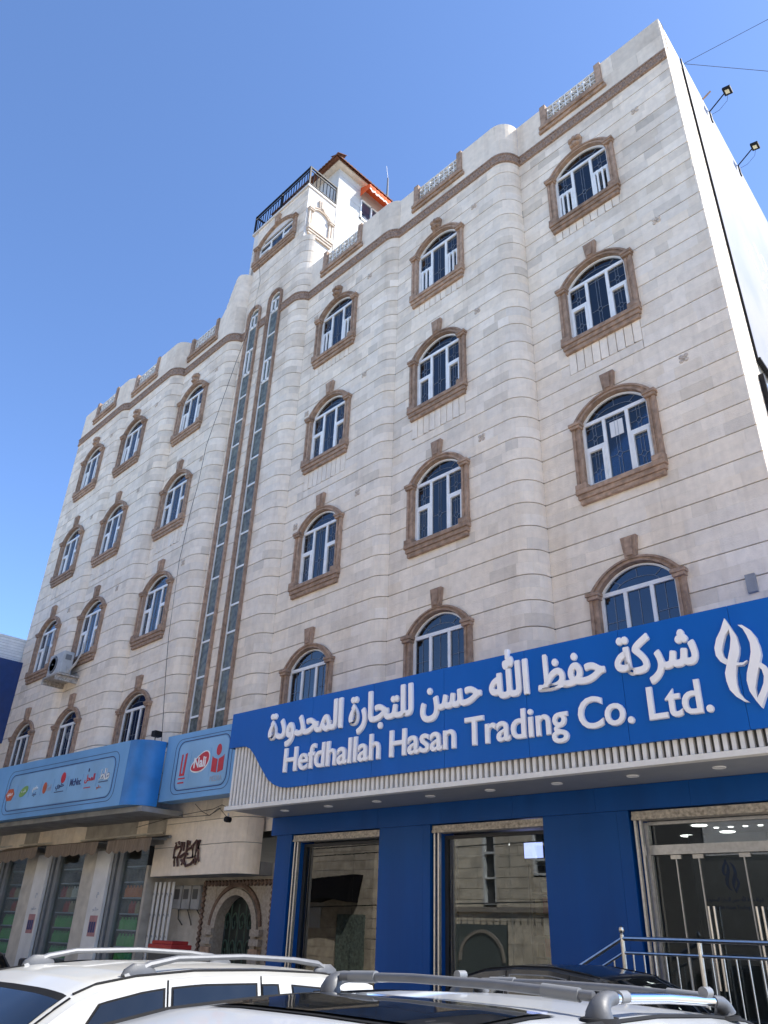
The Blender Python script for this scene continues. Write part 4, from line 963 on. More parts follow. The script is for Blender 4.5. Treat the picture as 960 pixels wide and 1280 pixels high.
MB().prism(wav(.03), sv - .002, sv).build("emblem_border", WHITEP, LP); MB().prism(wav(0), sv - .005, sv - .001).build("emblem", REDP, LP)
flat_text("Nali", -14.34, zc + .03, .42, .22, sv - .005, WHITEP, LP, bold=.028)
bu, bz = -13.72, zc - .02
for sx in (-1, 1): MB().prism([(bu + sx * .02, bz - .22), (bu + sx * .20, bz - .18), (bu + sx * .20, bz + .14), (bu + sx * .16, bz + .10), (bu + sx * .02, bz + .06)], sv - .004, sv).build("book_emblem", REDP, LP)
blob(bu, bz + .25, .085, .12, REDP, LP, 16); flat_text("MEDRA", bu, bz - .33, .40, .11, sv, GREYP, LP)
MB().box(-14.70, -14.69, sv - .002, sv, zc - .3, zc + .3).build("printed_divider", LBLUE, LP); MB().box(-13.99, -13.98, sv - .002, sv, zc - .3, zc + .3).build("printed_divider", LBLUE, LP)
sp = street("spotlight", "small black spotlight sitting on top of the light blue signboard", "spotlight")
s = MB(); s.box(-16.02, -15.86, 10.0, 10.2, 5.80, 5.93); s.build("lamp_head", BLACKM, sp, bevel=.01); s = MB(); s.tube([(-15.94, 10.1, 5.68), (-15.98, 10.1, 5.75), (-15.98, 10.1, 5.82)], .012); s.build("bracket", BLACKM, sp)

# left shop under the light blue sign
LF_ = street("corner_shopfront", "old shopfront with cream piers and faded awnings under the light blue sign", "shopfront")
MB().box(-27, -15.72, 9.9, 11.4, 4.16, 4.27).build("soffit", GREYPL, LF_)
MB().box(-27, -16.35, 11.02, 11.4, 3.62, 4.16).build("head_beam", PLASTER, LF_)
s = MB(); s.tube([(-27, 10.98, 3.86), (-20, 10.97, 3.83), (-16.4, 10.98, 3.86)], .025, 6); s.build("conduit", CREAM, LF_)
for a in (-25.4, -22.55, -19.55): MB().box(a, a + .62, 10.95, 11.5, .14, 3.62).build("pier", CREAM, LF_)
for a in (-24.75, -21.90, -18.93):
    pn = MB().box(a + .04, a + .66, 10.90, 10.98, .2, 3.55).build("white_panel", WHITEPANEL, LF_)
    o = MB().box(a + .25, a + .58, 10.893, 10.899, 1.72, 2.15).build("poster", mat("pink_poster", (.42, .22, .22), .6) if a < -24.5 else bpy.data.materials["pink_poster"], pn)
    for j in range(3): MB().box(a + .28 + j * .095, a + .35 + j * .095, 10.889, 10.893, 1.80, 2.02).build("poster_bottle", NAVY, pn)
    flat_text(shape('حلو'), a + .42, 2.28, .26, .09, 10.897, GREYP, pn); flat_text(shape('م'), a + .40, 2.58, .08, .12, 10.897, GREYP, pn)
    for k, (p_, q_) in enumerate(((.68, .80), (.86, 1.02))): MB().box(a + p_, a + q_, 10.99 + .03 * k, 11.12, .14, 3.58).build("door_frame", GREYAL, LF_)
for a, b in ((-23.73, -22.56), (-20.88, -19.56), (-17.91, -17.0)):
    MB().box(a, b, 11.09, 11.10, .2, 3.58).build("pane", LSHOPGLASS, LF_)
    MB().box(a, b, 11.06, 11.14, 1.0, 1.05).build("glazing_rail", GREYAL, LF_)
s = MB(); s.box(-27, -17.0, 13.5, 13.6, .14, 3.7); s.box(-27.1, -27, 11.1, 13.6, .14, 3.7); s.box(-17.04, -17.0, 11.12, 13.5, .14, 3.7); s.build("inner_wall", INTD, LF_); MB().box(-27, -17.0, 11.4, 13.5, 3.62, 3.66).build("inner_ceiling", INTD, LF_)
for gi_, (a, b) in enumerate(((-23.6, -22.7), (-20.8, -19.9), (-17.85, -17.05))):
    shf = street("goods_shelf", ("goods shelf behind the leftmost narrow glass of the old shop", "goods shelf with green bottles behind the middle glass of the old shop", "goods shelf with green and orange goods beside the folding gate")[gi_], "shelf")
    for k in range(7): MB().box(a, b, 11.13, 11.45, 1.2 + k * .33, 1.225 + k * .33).build("shelf_board", GREYP, shf)
    MB().box(a, b, 11.46, 11.5, 1.0, 3.5).build("back_panel", INTD, shf)
    for k in range(6):
        for j in range(6):
            c_ = gcols[4] if k < 3 else gcols[(j // 2 + k) % 4 if k < 5 else 3]
            if k == 4 and gi_ == 2: c_ = gcols[5]
            u = a + .07 + j * .135
            b_ = MB().lathe([(.05, 0), (.055, .02), (.055, .17), (.022, .215), (.022, .25)], (0, 0, 0), 8).build("bottle", c_, smooth=True); x, y = uv2xy(u, 11.20); b_.location = (x, y, 1.226 + k * .33)
            tag(b_, "%s bottle on the %s board behind the %s glass of the old shop" % (c_.name[6:], ("lowest", "second", "third", "fourth", "fifth", "topmost")[k], ("leftmost", "middle", "rightmost")[gi_]), "bottle", "bottles on the old shop's shelves")
# rolled awnings
for a, b, nm in ((-23.9, -21.2, "leftmost faded brown awning with scalloped edge, sagging at the corner shop"), (-20.75, -18.25, "middle faded brown awning with scalloped edge above the two white panels"), (-17.85, -16.05, "rightmost faded brown awning with scalloped edge next to the grey stone canopy")):
    aw = street("shop_awning", nm, "awning")
    n = 30; sag = .10 if a < -23 else 0
    s = MB(); s.grid([[(a + (b - a) * i / n, 10.98, 3.80) for i in range(n + 1)], [(a + (b - a) * i / n, 10.50, 3.70 - sag * (1 - i / n)) for i in range(n + 1)]]); s.build("awning_top", AWN, aw, fix=False)
    s = MB(); s.grid([[(a + (b - a) * i / n, 10.50, 3.70 - sag * (1 - i / n)) for i in range(n + 1)], [(a + (b - a) * i / n, 10.49 + .02 * math.sin(i), 3.46 - sag * (1 - i / n) - .05 * abs(math.sin(i * math.pi / 5))) for i in range(n + 1)]]); s.build("valance", AWN, aw, fix=False)
    s = MB(); s.tube([(a, 10.97, 3.76), (b, 10.97, 3.76)], .035, 8)
    for u in (a + .1, b - .1): s.tube([(u, 10.95, 3.70), (u, 10.52, 3.69)], .014, 6)
    s.build("awning_bar", GREYAL, aw)
# folding gate, meters, red crate
fg = thing("folding_gate", "folded white metal lattice gate beside the entrance recess", "gate", (*uv2xy(-16.95, 11.3), .14), YAW)
for i in range(11):
    MB().box(i * .085, i * .085 + .03, -.02 + .03 * (i % 2), .0 + .03 * (i % 2), 0, 2.72).build("gate_bar", WHITEPANEL, fg)
s = MB()
for k in range(6):
    for i in range(10): s.tube([(i * .085 + .015, 0, .3 + k * .42 + .1 * (i % 2)), (i * .085 + .1, .0, .3 + k * .42 + .1 * ((i + 1) % 2))], .008, 4)
s.build("scissor_links", GREYAL, fg)
for i, x in enumerate((-16.28, -15.95, -15.62)):
    mt = thing("electric_meter", ("leftmost grey electric meter box on the entrance wall", "middle grey electric meter box on the entrance wall", "rightmost grey electric meter box on the entrance wall")[i], "meter box", (*uv2xy(x, 11.58), 2.32), YAW, "electric meters by the entrance")
    MB().box(0, .28, -.14, .02, 0, .48).build("meter_case", GREYPL, mt, bevel=.02); MB().box(.05, .23, -.145, -.139, .20, .40).build("dial_window", ACD, mt)
    s = MB(); s.tube([(.14, -.04, 0), (.14 + .1 * i, -.02, -.18), (.3, -.01, -.3)], .012); s.build("cable", CABLE, mt)
rcx = thing("red_crate", "red plastic crate lid with black box under it near the entrance", "crate", (*uv2xy(-14.4, 9.75), .14), YAW)
s = MB(); s.box(-.02, .72, -.02, .45, 1.46, 1.54); s.box(.03, .67, .02, .40, 1.54, 1.60); s.build("lid", REDPL, rcx, bevel=.01)
MB().box(0, .7, 0, .43, 0, 1.46).build("box", ACD, rcx)

# ------------------------------------------------------------------ small things on the facade
cb = [(-16.69, 9.9, 20.94), (-16.82, 9.9, 19.61), (-16.97, 9.85, 18.62), (-17.15, 9.75, 17.64), (-17.57, 9.66, 15.89), (-17.9, 9.63, 14.77), (-18.0, 9.63, 13.4), (-18.15, 9.63, 12.67), (-18.31, 9.63, 11.02), (-18.16, 9.63, 8.78), (-18.0, 9.63, 7.87), (-17.78, 9.63, 6.85), (-17.58, 9.63, 5.9)]
o = MB().tube([(-17.2, 10.02, 22.3), (-16.9, 9.95, 21.6)] + cb, .008, 5).build("hanging_cable", CABLE); tag(o, "long dark cable hanging down the stone front beside the stair windows", "cable")
for l, lb in (([(-18.67, 9.75, 4.01), (-16.67, 9.75, 4.17), (-15.11, 9.75, 4.22), (-14.79, 9.75, 4.28), (-14.38, 9.75, 4.16)], "upper black wire strung under the short light blue sign"), ([(-17.33, 9.75, 4.16), (-15.2, 9.75, 4.10), (-14.89, 9.75, 4.23), (-14.56, 9.75, 4.03)], "lower black wire strung across the stone canopy"), ([(-15.85, 9.75, 4.38), (-15.5, 9.72, 4.2), (-15.23, 9.75, 4.1), (-14.81, 9.75, 4.22)], "looping black wire tangled below the short light blue sign")):
    tag(MB().tube(l, .007, 5).build("wire", CABLE), lb, "wire", "wires under the signs")
cc = thing("security_camera", "small black security camera hanging under the left end of the company sign", "security camera", (*uv2xy(-12.75, 9.95), 3.92), YAW)
s = MB(); s.tube([(0, 0, .02), (0, 0, -.06)], .015); s.build("bracket", ACW, cc); s = MB(); s.lathe([(.0, -.05), (.05, -.04), (.055, .0), (.05, .08), (.0, .1)], (0, -.02, -.10), 12, 'y'); s.build("camera_body", BLACKM, cc, smooth=True)
ac = thing("air_conditioner", "grey outdoor air conditioner unit hung below an arched window", "air conditioner", (-23.35, 9.15, 8.52))
s = MB(); s.box(-.48, .48, -.34, .0, .0, .68); s.build("casing", ACW, ac, bevel=.02)
s = MB(); s.lathe([(.001, -.012), (.025, -.012), (.03, 0)], (-.13, -.36, .34), 14, 'y')
for r_ in (.10, .15, .20, .25): s.lathe([(r_ - .005, -.006), (r_ + .005, -.006), (r_ + .005, .004), (r_ - .005, .004)], (-.13, -.355, .34), 20, 'y')
s.build("fan_grille", PLAST, ac); MB().lathe([(0, 0), (.27, 0), (.275, .01)], (-.13, -.346, .34), 22, 'y').build("fan_opening", ACD, ac)
MB().box(.47, .49, -.26, -.08, .42, .58).build("side_handle", PLAST, ac)
s = MB(); s.box(-.5, .55, -.42, .26, -.07, -.02); s.box(-.5, -.44, -.42, .26, -.22, -.07); s.box(.40, .46, -.42, .26, -.22, -.07); s.build("bracket", GALV, ac)
s = MB(); s.tube([(.48, -.1, .15), (.62, -.12, .05), (.7, .0, .3), (.74, .1, .75), (.62, .12, 1.0)], .025); s.tube([(.48, -.15, .22), (.68, -.18, .0), (.78, -.05, .3), (.78, .1, .7)], .018); s.build("hose", CREAM, ac, smooth=True)
# banner, floodlights, board and power lines on the side wall
FINB2 = mat("banner_back_board", (.35, .34, .32), .8)
bn = street("advertising_banner", "large pale printed advertising banner covering the sunlit side wall", "banner")
BU = -2.31
bm2 = bpy.data.materials.new("banner_print"); bm2.use_nodes = True; t_ = bm2.node_tree; b_ = t_.nodes["Principled BSDF"]; b_.inputs["Roughness"].default_value = .6; b_.inputs["Specular IOR Level"].default_value = .1
g_ = nd(t_, "ShaderNodeNewGeometry"); n_ = nd(t_, "ShaderNodeTexNoise"); n_.inputs["Scale"].default_value = .35; n_.inputs["Detail"].default_value = 3; t_.links.new(g_.outputs["Position"], n_.inputs["Vector"])
rp = nd(t_, "ShaderNodeValToRGB"); rp.color_ramp.elements[0].position = .38; rp.color_ramp.elements[0].color = (.25, .27, .33, 1); rp.color_ramp.elements[1].position = .62; rp.color_ramp.elements[1].color = (.34, .33, .325, 1)
t_.links.new(n_.outputs["Fac"], rp.inputs[0]); t_.links.new(rp.outputs[0], b_.inputs["Base Color"])
MB().box(BU + .03, BU + .04, 12.40, 23.5, 11.32, 20.3).build("banner_sheet", bm2, bn)
s = MB(); s.box(BU + .01, BU + .042, 12.37, 12.40, 11.25, 20.36); s.box(BU + .01, BU + .075, 12.40, 23.5, 11.25, 11.30); s.build("banner_frame", BLACKM, bn)
MB().box(BU + .01, BU + .03, 12.41, 23.5, 11.34, 20.28).build("banner_backing", FINB2, bn)
s = MB()
random.seed(3)
for k in range(14):
    vv = 14 + random.random() * 5; zz_ = 12.5 + random.random() * 4; l_ = .5 + random.random() * .9
    s.tube([(BU + .042, vv + q * l_ / 5, zz_ + .28 * math.sin(q * 1.3 + k)) for q in range(6)], .004, 6, ry=.04)
s.build("printed_script", mat("pale_script_print", (.58, .60, .64), .5), bn)
b2 = street("side_board", "pale blue board in a dark frame low on the sunlit side wall", "board")
MB().box(BU + .03, BU + .06, 12.30, 18, 5.9, 10.75).build("board_face", mat("pale_blue_board", (.30, .44, .66), .3), b2); MB().box(BU + .005, BU + .09, 12.2, 12.29, 5.85, 10.8).build("board_frame", BLACKM, b2)
for i, vv in enumerate((14.1, 16.1)):
    fl = thing("floodlight", ("upper floodlight on a bent arm nearer the roof corner", "lower floodlight on a bent arm farther along the side wall")[i], "floodlight", (*uv2xy(BU + .05, vv), 20.30), YAW, "floodlights above the banner")
    s = MB(); s.tube([(0, 0, -.35), (0, 0, .02), (.42, 0, .34)], .017, 6); s.box(-.04, .02, -.05, .05, -.38, -.05); s.build("arm", BLACKM, fl)
    h = MB(); h.box(-.12, .12, -.15, .15, -.03, .05); h.box(-.03, .03, -.04, .04, .05, .09); ho = h.build("lamp_head", BLACKM, fl, bevel=.01); ho.scale = (.8, .8, .8); ho.location = (.50, 0, .37); ho.rotation_euler = (0, R(12), 0)
    lo = MB().box(-.06, .06, -.075, .075, -.036, -.031).build("lens", mat("floodlight_lens%d" % i if False else "floodlight_lens", (.8, .75, .5), .3), ho)
    cw = MB(); cw.tube([(.5, .05, .36), (.42, .1, .16), (.2, .1, .0), (.0, .06, -.05)], .005, 5); cw.build("cable", CABLE, fl)
pp = thing("pipe_stub", "short brown pipe stub sticking out of the side wall roof edge", "pipe", (*uv2xy(BU + .02, 13.75), 20.3), YAW); MB().tube([(0, 0, -.1), (.0, 0, .12), (.22, .0, .24)], .024, 6).build("pipe", BROWN, pp)
x0, y0 = uv2xy(-2.25, 12.5)
o = MB().tube([(x0, y0, 20.3), (*uv2xy(2, 12.5), 19.55), (*uv2xy(14, 12.5), 18.6)], .006, 5).build("power_line", CABLE); tag(o, "upper thin power line leaving the roof corner into the sky", "power line", "power lines from the roof corner")
o = MB().tube([(x0, y0, 20.28), (*uv2xy(1.2, 12.5), 16.0), (*uv2xy(9, 12.5), 8.0)], .006, 5).build("power_line", CABLE); tag(o, "lower thin power line sloping down from the roof corner", "power line", "power lines from the roof corner")

# ------------------------------------------------------------------ neighbour on the left
NB = thing("neighbour_building", "neighbouring building at the left edge with white ribbed cladding and navy sign", "building", (-31, 5, 0))
NX = -27.75
s = MB(); s.box(-12, NX + 31 - .1, -9, 4.25, 0, 10.75); s.build("wall", PLASTER, NB)
rb = MB().box(-.005, .035, -9, 4.42, 0, .085).mesh("cladding_rib", PVC)
for k in range(12): o = link("cladding_rib", rb, NB); o.location = (NX + 31 - .1, 0, 9.62 + k * .096)
MB().box(NX + 31 - .10, NX + 31 - .08, -9, 4.40, 9.5, 10.75).build("cladding_sheet", mat("cladding_shadow_gap", (.33, .33, .33), .6), NB)
nsg = thing("neighbour_sign", "navy blue signboard with white Arabic letters on the neighbouring building", "signboard", (NX + .0, 5, 0))
MB().box(-.05, .35, -9, 4.57, 7.1, 9.83).build("sign_box", mat("navy_sign", (.012, .04, .15), .35), nsg)
V, per = text_mesh(shape('شرق'), 0, 0, .01, .015); a0, a1, b0, b1 = span(V, per); fs = [f for k in sorted(per) for f in per[k]]
s = MB(); s.add([(.36 + z_, 1.2 + (x - a0) * 1.0 + 0.75, 7.65 + y * .5) for x, y, z_ in V], fs); s.build("lettering", LETTER, nsg, fix=False)

# ------------------------------------------------------------------ vehicles
def lerp(a, b, t): return a + (b - a) * t
def interp(tab, y):
    if y <= tab[0][0]: return tab[0][1:]
    for p_, q_ in zip(tab, tab[1:]):
        if y <= q_[0]:
            t = (y - p_[0]) / (q_[0] - p_[0]); t = t * t * (3 - 2 * t) if False else t
            return tuple(lerp(a, b, t) for a, b in zip(p_[1:], q_[1:]))
    return tab[-1][1:]
def car(name, label, loc, rz, paintm, low, roof, sides, ws, rear=None, sunroof=None, wheels=(-1.35, 1.35), trim=PLAST, wmark=None):
    """low: stations (y, half width, top z, bottom z) of the lower body; roof: stations (y, half width at belt, belt z, half width at roof edge, roof z) of the cabin."""
    t = thing(name, label, "car", loc, rz, None)
    def lsec(y):
        w_, zt, zb = interp(low, y)
        return [(w_ - .10, zb), (w_ - .01, zb + .14), (w_, zb + .38), (w_ + .0, (zb + zt) / 2 + .12), (w_ - .025, zt - .10), (w_ - .07, zt - .025), (w_ - .20, zt + .005), (w_ * .5, zt + .03), (0, zt + .04)]
    def rsec(y):
        wb, zb, wr, zr = interp(roof, y); hgt = max(zr - zb, .02); k = min(1, hgt / .5)
        cz = zr - .048 * k
        side = [(lerp(wb, wr + .035, q), lerp(zb, cz, q)) for q in (0, .25, .5, .75, 1)]
        return side + [(wr + .012, zr - .045 * k), (wr - .05, zr - .022 * k), (wr - .16, zr - .012 * k), (wr * .5, zr - .003), (0, zr)]
    def rows(sec, y): h_ = sec(y); return [(x, y, z) for x, z in h_] + [(-x, y, z) for x, z in h_[::-1][1:]]
    s = MB()
    ys = sorted(set([r_[0] for r_ in low] + [lerp(low[0][0], low[-1][0], i / 40) for i in range(41)])); g = [rows(lsec, y) for y in ys]; s.grid(g)
    for r_ in (g[0], g[-1]): s.add(r_, [tuple(range(len(r_)))])
    body = s.build("body", paintm, t, smooth=True)
    s = MB(); ys = sorted(set([r_[0] for r_ in roof] + [lerp(roof[0][0], roof[-1][0], i / 60) for i in range(61)])); g = [rows(rsec, y) for y in ys]; s.grid(g)
    s.add(g[-1], [tuple(range(len(g[-1])))])
    cab = s.build("cabin", paintm, t, smooth=True)
    def side_pt(sx, y, h_, off):
        wb, zb, wr, zr = interp(roof, y); k = min(1, max(zr - zb, .02) / .5); return (sx * (lerp(wb, wr + .035, h_) + off), y, lerp(zb, zr - .048 * k, h_) + .0)
    def patch(sx, q, off, m_, nm, par, grow=0.0):
        (ya0, h0), (yb0, h1), (yb1, h2), (ya1, h3) = q
        if grow: ya0 -= grow; ya1 -= grow * .6; yb0 += grow; yb1 += grow; h0 -= grow * 1.2; h1 -= grow * 1.2; h2 += grow * .9; h3 += grow * .9
        rr = []
        for i in range(9):
            f = i / 8; rr.append([side_pt(sx, lerp(lerp(ya0, ya1, f), lerp(yb0, yb1, f), j / 8), lerp(lerp(h0, h3, f), lerp(h1, h2, f), j / 8), off) for j in range(9)])
        s = MB(); s.grid(rr); return s.build(nm, m_, par, smooth=True, fix=False)
    for sx in (-1, 1):
        for k, q in enumerate(sides):
            patch(sx, q, .003, trim if k else (trim), "window_frame", t, .018); w_ = patch(sx, q, .007, CARGLASS, "side_window", t)
            if wmark and sx == wmark[0] and k in wmark[1]:
                for j in range(5):
                    yy = lerp(q[0][0], q[1][0], .30 + .10 * j); pts_ = [side_pt(sx, yy + .02 * math.sin(j), .30, .010), side_pt(sx, yy + .05, .22 + .1 * (j % 2), .010), side_pt(sx, yy + .04, .48, .010)]
                    s = MB(); s.tube(pts_, .006, 4); s.build("finger_writing", RUB, w_)
    def top_pt(y, f, off):
        h_ = rsec(y); wr = interp(roof, y)[2]; x = f * wr
        pl = sorted((a, b) for a, b in h_[4:]); z = pl[-1][1]
        for (a, za), (b, zb) in zip(pl, pl[1:]):
            if a <= abs(x) <= b: z = lerp(za, zb, (abs(x) - a) / max(1e-6, b - a)); break
        return (x, y, z + off)
    def top_patch(y0, y1, f, off, m_, nm, n=10):
        s = MB(); s.grid([[top_pt(lerp(y0, y1, i / n), lerp(-f, f, j / 14), off) for j in range(15)] for i in range(n + 1)]); return s.build(nm, m_, t, smooth=True, fix=False)
    top_patch(ws[0] + .02, ws[1] - .0, .97, .004, RUB, "windscreen_frame"); top_patch(ws[0] + .08, ws[1] - .045, .91, .009, CARGLASS, "windscreen")
    if rear: top_patch(rear[0], rear[1], .90, .004, RUB, "rear_frame"); top_patch(rear[0] + .05, rear[1] - .06, .84, .008, CARGLASS, "rear_window")
    if sunroof: top_patch(sunroof[0] - .03, sunroof[1] + .03, sunroof[2] + .04, .004, RUB, "sunroof_seal"); top_patch(sunroof[0], sunroof[1], sunroof[2], .010, CARGLASS, "sunroof")
    # ditch lines along the roof edge
    for sx in (-1, 1):
        s = MB(); yy = [lerp(ws[1] + .02, roof[-1][0] - .12, i / 20) for i in range(21)]
        s.tube([(lambda p: (p[0], p[1], p[2]))(top_pt(y, sx * .93, .002)) for y in yy], .009, 5); s.build("roof_seam", RUB, t)
    for sx in (-1, 1):
        for y in [ (a[1][0] + b[0][0]) / 2 for a, b in zip(sides[:2], sides[1:2]) ] + [sides[1][1][0] + .05]:
            s = MB(); s.tube([side_pt(sx, y, h_, .002) for h_ in (-.0, .2, .4, .6, .8, 1.0)], .0055, 4); s.build("door_seam", RUB, t)
    # wheels, lamps, mirrors, bumpers, handles
    tyre = MB().lathe([(.20, -.11), (.31, -.115), (.345, -.09), (.35, 0), (.345, .09), (.31, .115), (.20, .11)], (0, 0, 0), 28, 'x').mesh("tyre", RUB, smooth=True)
    rim = MB(); rim.lathe([(.05, .09), (.20, .10), (.21, -.08)], (0, 0, 0), 20, 'x')
    for k in range(5): a = 2 * math.pi * k / 5; rim.tube([(.10, 0, 0), (.10, .19 * math.cos(a), .19 * math.sin(a))], .028, 5)
    rim = rim.mesh("rim", SILVR, smooth=True)
    for y in wheels:
        for sx in (-1, 1):
            wl = sub("wheel", t, (sx * (interp(low, y)[0] - .10), y, .35), 0 if sx > 0 else math.pi); link("tyre", tyre, wl); link("rim", rim, wl)
            s = MB(); s.lathe([(.43, -.03), (.43, .025), (.36, .025), (.36, -.03)], (sx * (interp(low, y)[0] - .0), y, .36), 24, 'x'); s.build("wheel_arch", trim, t)
    yf, yr = low[0][0], low[-1][0]; wf = low[0][1]
    s = MB(); s.box(-wf + .1, wf - .1, yf - .05, yf + .1, .30, .58); s.build("front_bumper", trim, t, bevel=.03); s = MB(); s.box(-wf + .1, wf - .1, yr - .1, yr + .05, .34, .60); s.build("rear_bumper", trim, t, bevel=.03)
    MB().box(-.42, .42, yf - .025, yf + .05, .64, .80).build("grille", INTD, t)
    for sx in (-1, 1):
        MB().box(sx * (wf - .22) - .18, sx * (wf - .22) + .18, yf - .03, yf + .12, .66, .82).build("headlight", CHROME, t, bevel=.02); MB().box(sx * (low[-1][1] - .14) - .10, sx * (low[-1][1] - .14) + .10, yr - .1, yr + .03, .78, 1.02).build("tail_light", REDPL, t, bevel=.02)
        yb = ws[0] + .38; wb = interp(low, yb)[0]; m2 = MB(); m2.box(sx * (wb + .11) - .11, sx * (wb + .11) + .11, yb - .06, yb + .05, 1.06, 1.24); m2.build("mirror", paintm, t, bevel=.03)
        for y in (sides[0][1][0] - .18, sides[1][1][0] - .14): MB().box(sx * wb - .02 - .01, sx * wb + .02 + .01, y - .09, y + .09, .90, .93).build("door_handle", paintm, t, bevel=.008)
    t['category'] = "car"
    return t, top_pt
SUVLOW = lambda y0, y1, w_, zh, zb: [(y0, w_ - .16, zh - .12, .30), (y0 + .12, w_ - .05, zh - .03, .26), (y0 + .5, w_, zh + .03, .25), (y0 + 1.0, w_, zb - .02, .25), (y0 + 1.3, w_, zb, .25), (y1 - .5, w_, zb, .25), (y1 - .12, w_ - .04, zb - .01, .28), (y1, w_ - .10, zb - .06, .34)]
# white SUV, parked with its tail to the shops
cx, cy = uv2xy(-5.0, 2.95)
roof = [(-1.22, .83, 1.06, .66, 1.07), (-.95, .845, 1.06, .665, 1.27), (-.68, .85, 1.06, .665, 1.47), (-.52, .85, 1.06, .665, 1.585), (-.43, .85, 1.06, .668, 1.640), (-.30, .85, 1.06, .672, 1.690), (-.05, .85, 1.06, .675, 1.727), (.35, .85, 1.06, .675, 1.752), (.9, .85, 1.06, .67, 1.752), (1.4, .845, 1.06, .66, 1.735), (1.78, .84, 1.06, .645, 1.705), (1.9, .83, 1.06, .64, 1.685), (1.93, .83, 1.06, .63, 1.64), (2.1, .82, 1.06, .62, 1.30), (2.18, .81, 1.05, .60, 1.07)]
t, tp = car("white_suv", "dusty white SUV with silver roof rails parked at the left", (cx, cy, 0), YAW, PWHITE, SUVLOW(-2.2, 2.2, .88, .95, 1.06), roof,
            [((-.80, .06), (.08, .06), (.08, .93), (-.30, .90)), ((.15, .06), (.76, .06), (.76, .93), (.15, .93)), ((.82, .06), (1.02, .06), (.94, .92), (.82, .92)), ((1.14, .14), (1.80, .18), (1.62, .88), (1.08, .92))],
            (-1.22, -.43), rear=(1.95, 2.16), wmark=(1, (0, 1)), trim=RUB)
for sx in (-1, 1):
    s = MB(); X_ = .585 * sx
    zz_ = [tp(y, .585 / .67, 0)[2] for y in (-.10, .05, .25, .75, 1.2, 1.40, 1.56)]
    pts_ = [(X_, -.10, zz_[0] - .005), (X_, .06, zz_[1] + .045), (X_, .25, zz_[2] + .066), (X_, .75, zz_[3] + .072), (X_, 1.2, zz_[4] + .066), (X_, 1.42, zz_[5] + .05), (X_, 1.57, zz_[6] - .005)]
    s.tube(pts_, [.026, .021, .017, .016, .017, .021, .026], 8); s.build("roof_rail", SILVR, t, smooth=True)
    for y in (.0, 1.50): s = MB(); s.lathe([(.045, 0), (.04, .03), (.02, .06)], (0, 0, 0), 10); o = s.build("rail_foot", FOOTG, t, smooth=True); o.scale = (.7, 2.6, 1); o.location = (X_, y, tp(y, .585 / .67, 0)[2] - .004)
# silver white SUV with a full roof rack frame
cx, cy = uv2xy(-2.0, 2.3)
roof = [(-1.6, .83, 1.06, .68, 1.07), (-1.25, .85, 1.06, .68, 1.34), (-.98, .86, 1.06, .68, 1.56), (-.86, .86, 1.06, .68, 1.625), (-.72, .86, 1.06, .682, 1.675), (-.4, .86, 1.06, .685, 1.725), (.1, .86, 1.06, .685, 1.752), (.7, .86, 1.06, .68, 1.758), (1.2, .855, 1.06, .67, 1.74), (1.6, .85, 1.06, .655, 1.71), (1.78, .84, 1.06, .64, 1.68), (1.84, .83, 1.06, .62, 1.62), (2.05, .82, 1.06, .60, 1.28), (2.14, .80, 1.05, .58, 1.07)]
t2, tp2 = car("silver_suv", "silver white SUV with sunroof and grey footed roof rack nearest the camera", (cx, cy, 0), YAW, PSILV, SUVLOW(-2.25, 2.2, .90, .98, 1.06), roof,
              [((-1.15, .06), (-.05, .06), (-.05, .93), (-.68, .90)), ((.03, .06), (.80, .06), (.80, .93), (.03, .93)), ((.90, .14), (1.62, .18), (1.42, .88), (.86, .92))],
              (-1.6, -.86), rear=(1.86, 2.12), sunroof=(-.30, .22, .70))
FR, RR, HX = .36, 1.43, .60
def foot(x, y, dx, dy):
    z = tp2(y, abs(x) / .68, 0)[2]
    s = MB(); s.lathe([(.0, .012), (.062, .010), (.068, -.004)], (0, 0, 0), 14)
    o = s.build("rack_foot_pad", RUB, t2, smooth=True); o.scale = (.85, 1.35, 1); o.location = (x, y, z)
    s = MB(); s.tube([(x, y, z + .0), (x, y, z + .02), (x + dx * .01, y + dy * .01, z + .038), (x + dx * .035, y + dy * .035, z + .053), (x + dx * .075, y + dy * .075, z + .060), (x + dx * .11, y + dy * .11, z + .060)], [.048, .043, .035, .028, .023, .021], 12); s.build("rack_foot", FOOTG, t2, smooth=True)
    return (x, y, z + .060)
for x, y, dy in ((HX, FR, 1), (HX, RR, -1), (-HX, FR, 1), (-HX, RR, -1)):
    foot(x, y, 0, dy)
for sx in (-1, 1):
    za = tp2(FR, HX / .68, 0)[2] + .060; zb = tp2(RR, HX / .68, 0)[2] + .060
    s = MB(); s.tube([(sx * HX, FR + .09, za), (sx * HX, (FR + RR) / 2, (za + zb) / 2 + .006), (sx * HX, RR - .09, zb)], .0175, 12); s.build("side_rail", CHROME, t2, smooth=True)
    for y in (FR + .17, RR - .17): s = MB(); s.tube([(sx * HX, y - .03, za + .001), (sx * HX, y + .03, za + .001)], .0205, 10); s.build("rail_clamp", PLAST, t2, smooth=True)
for y in (FR + .03, RR - .03):
    z = tp2(y, HX / .68, 0)[2] + .064
    s = MB(); s.tube([(-HX + .03, y, z), (-.2, y, z + .012), (.2, y, z + .012), (HX - .03, y, z)], .016, 12); s.build("cross_bar", SILVR, t2, smooth=True)
    for sx in (-1, 1): s = MB(); s.tube([(sx * (HX - .22), y, z + .007), (sx * (HX - .08), y, z + .001)], .0215, 12); s.build("bar_sleeve", PLAST, t2, smooth=True)
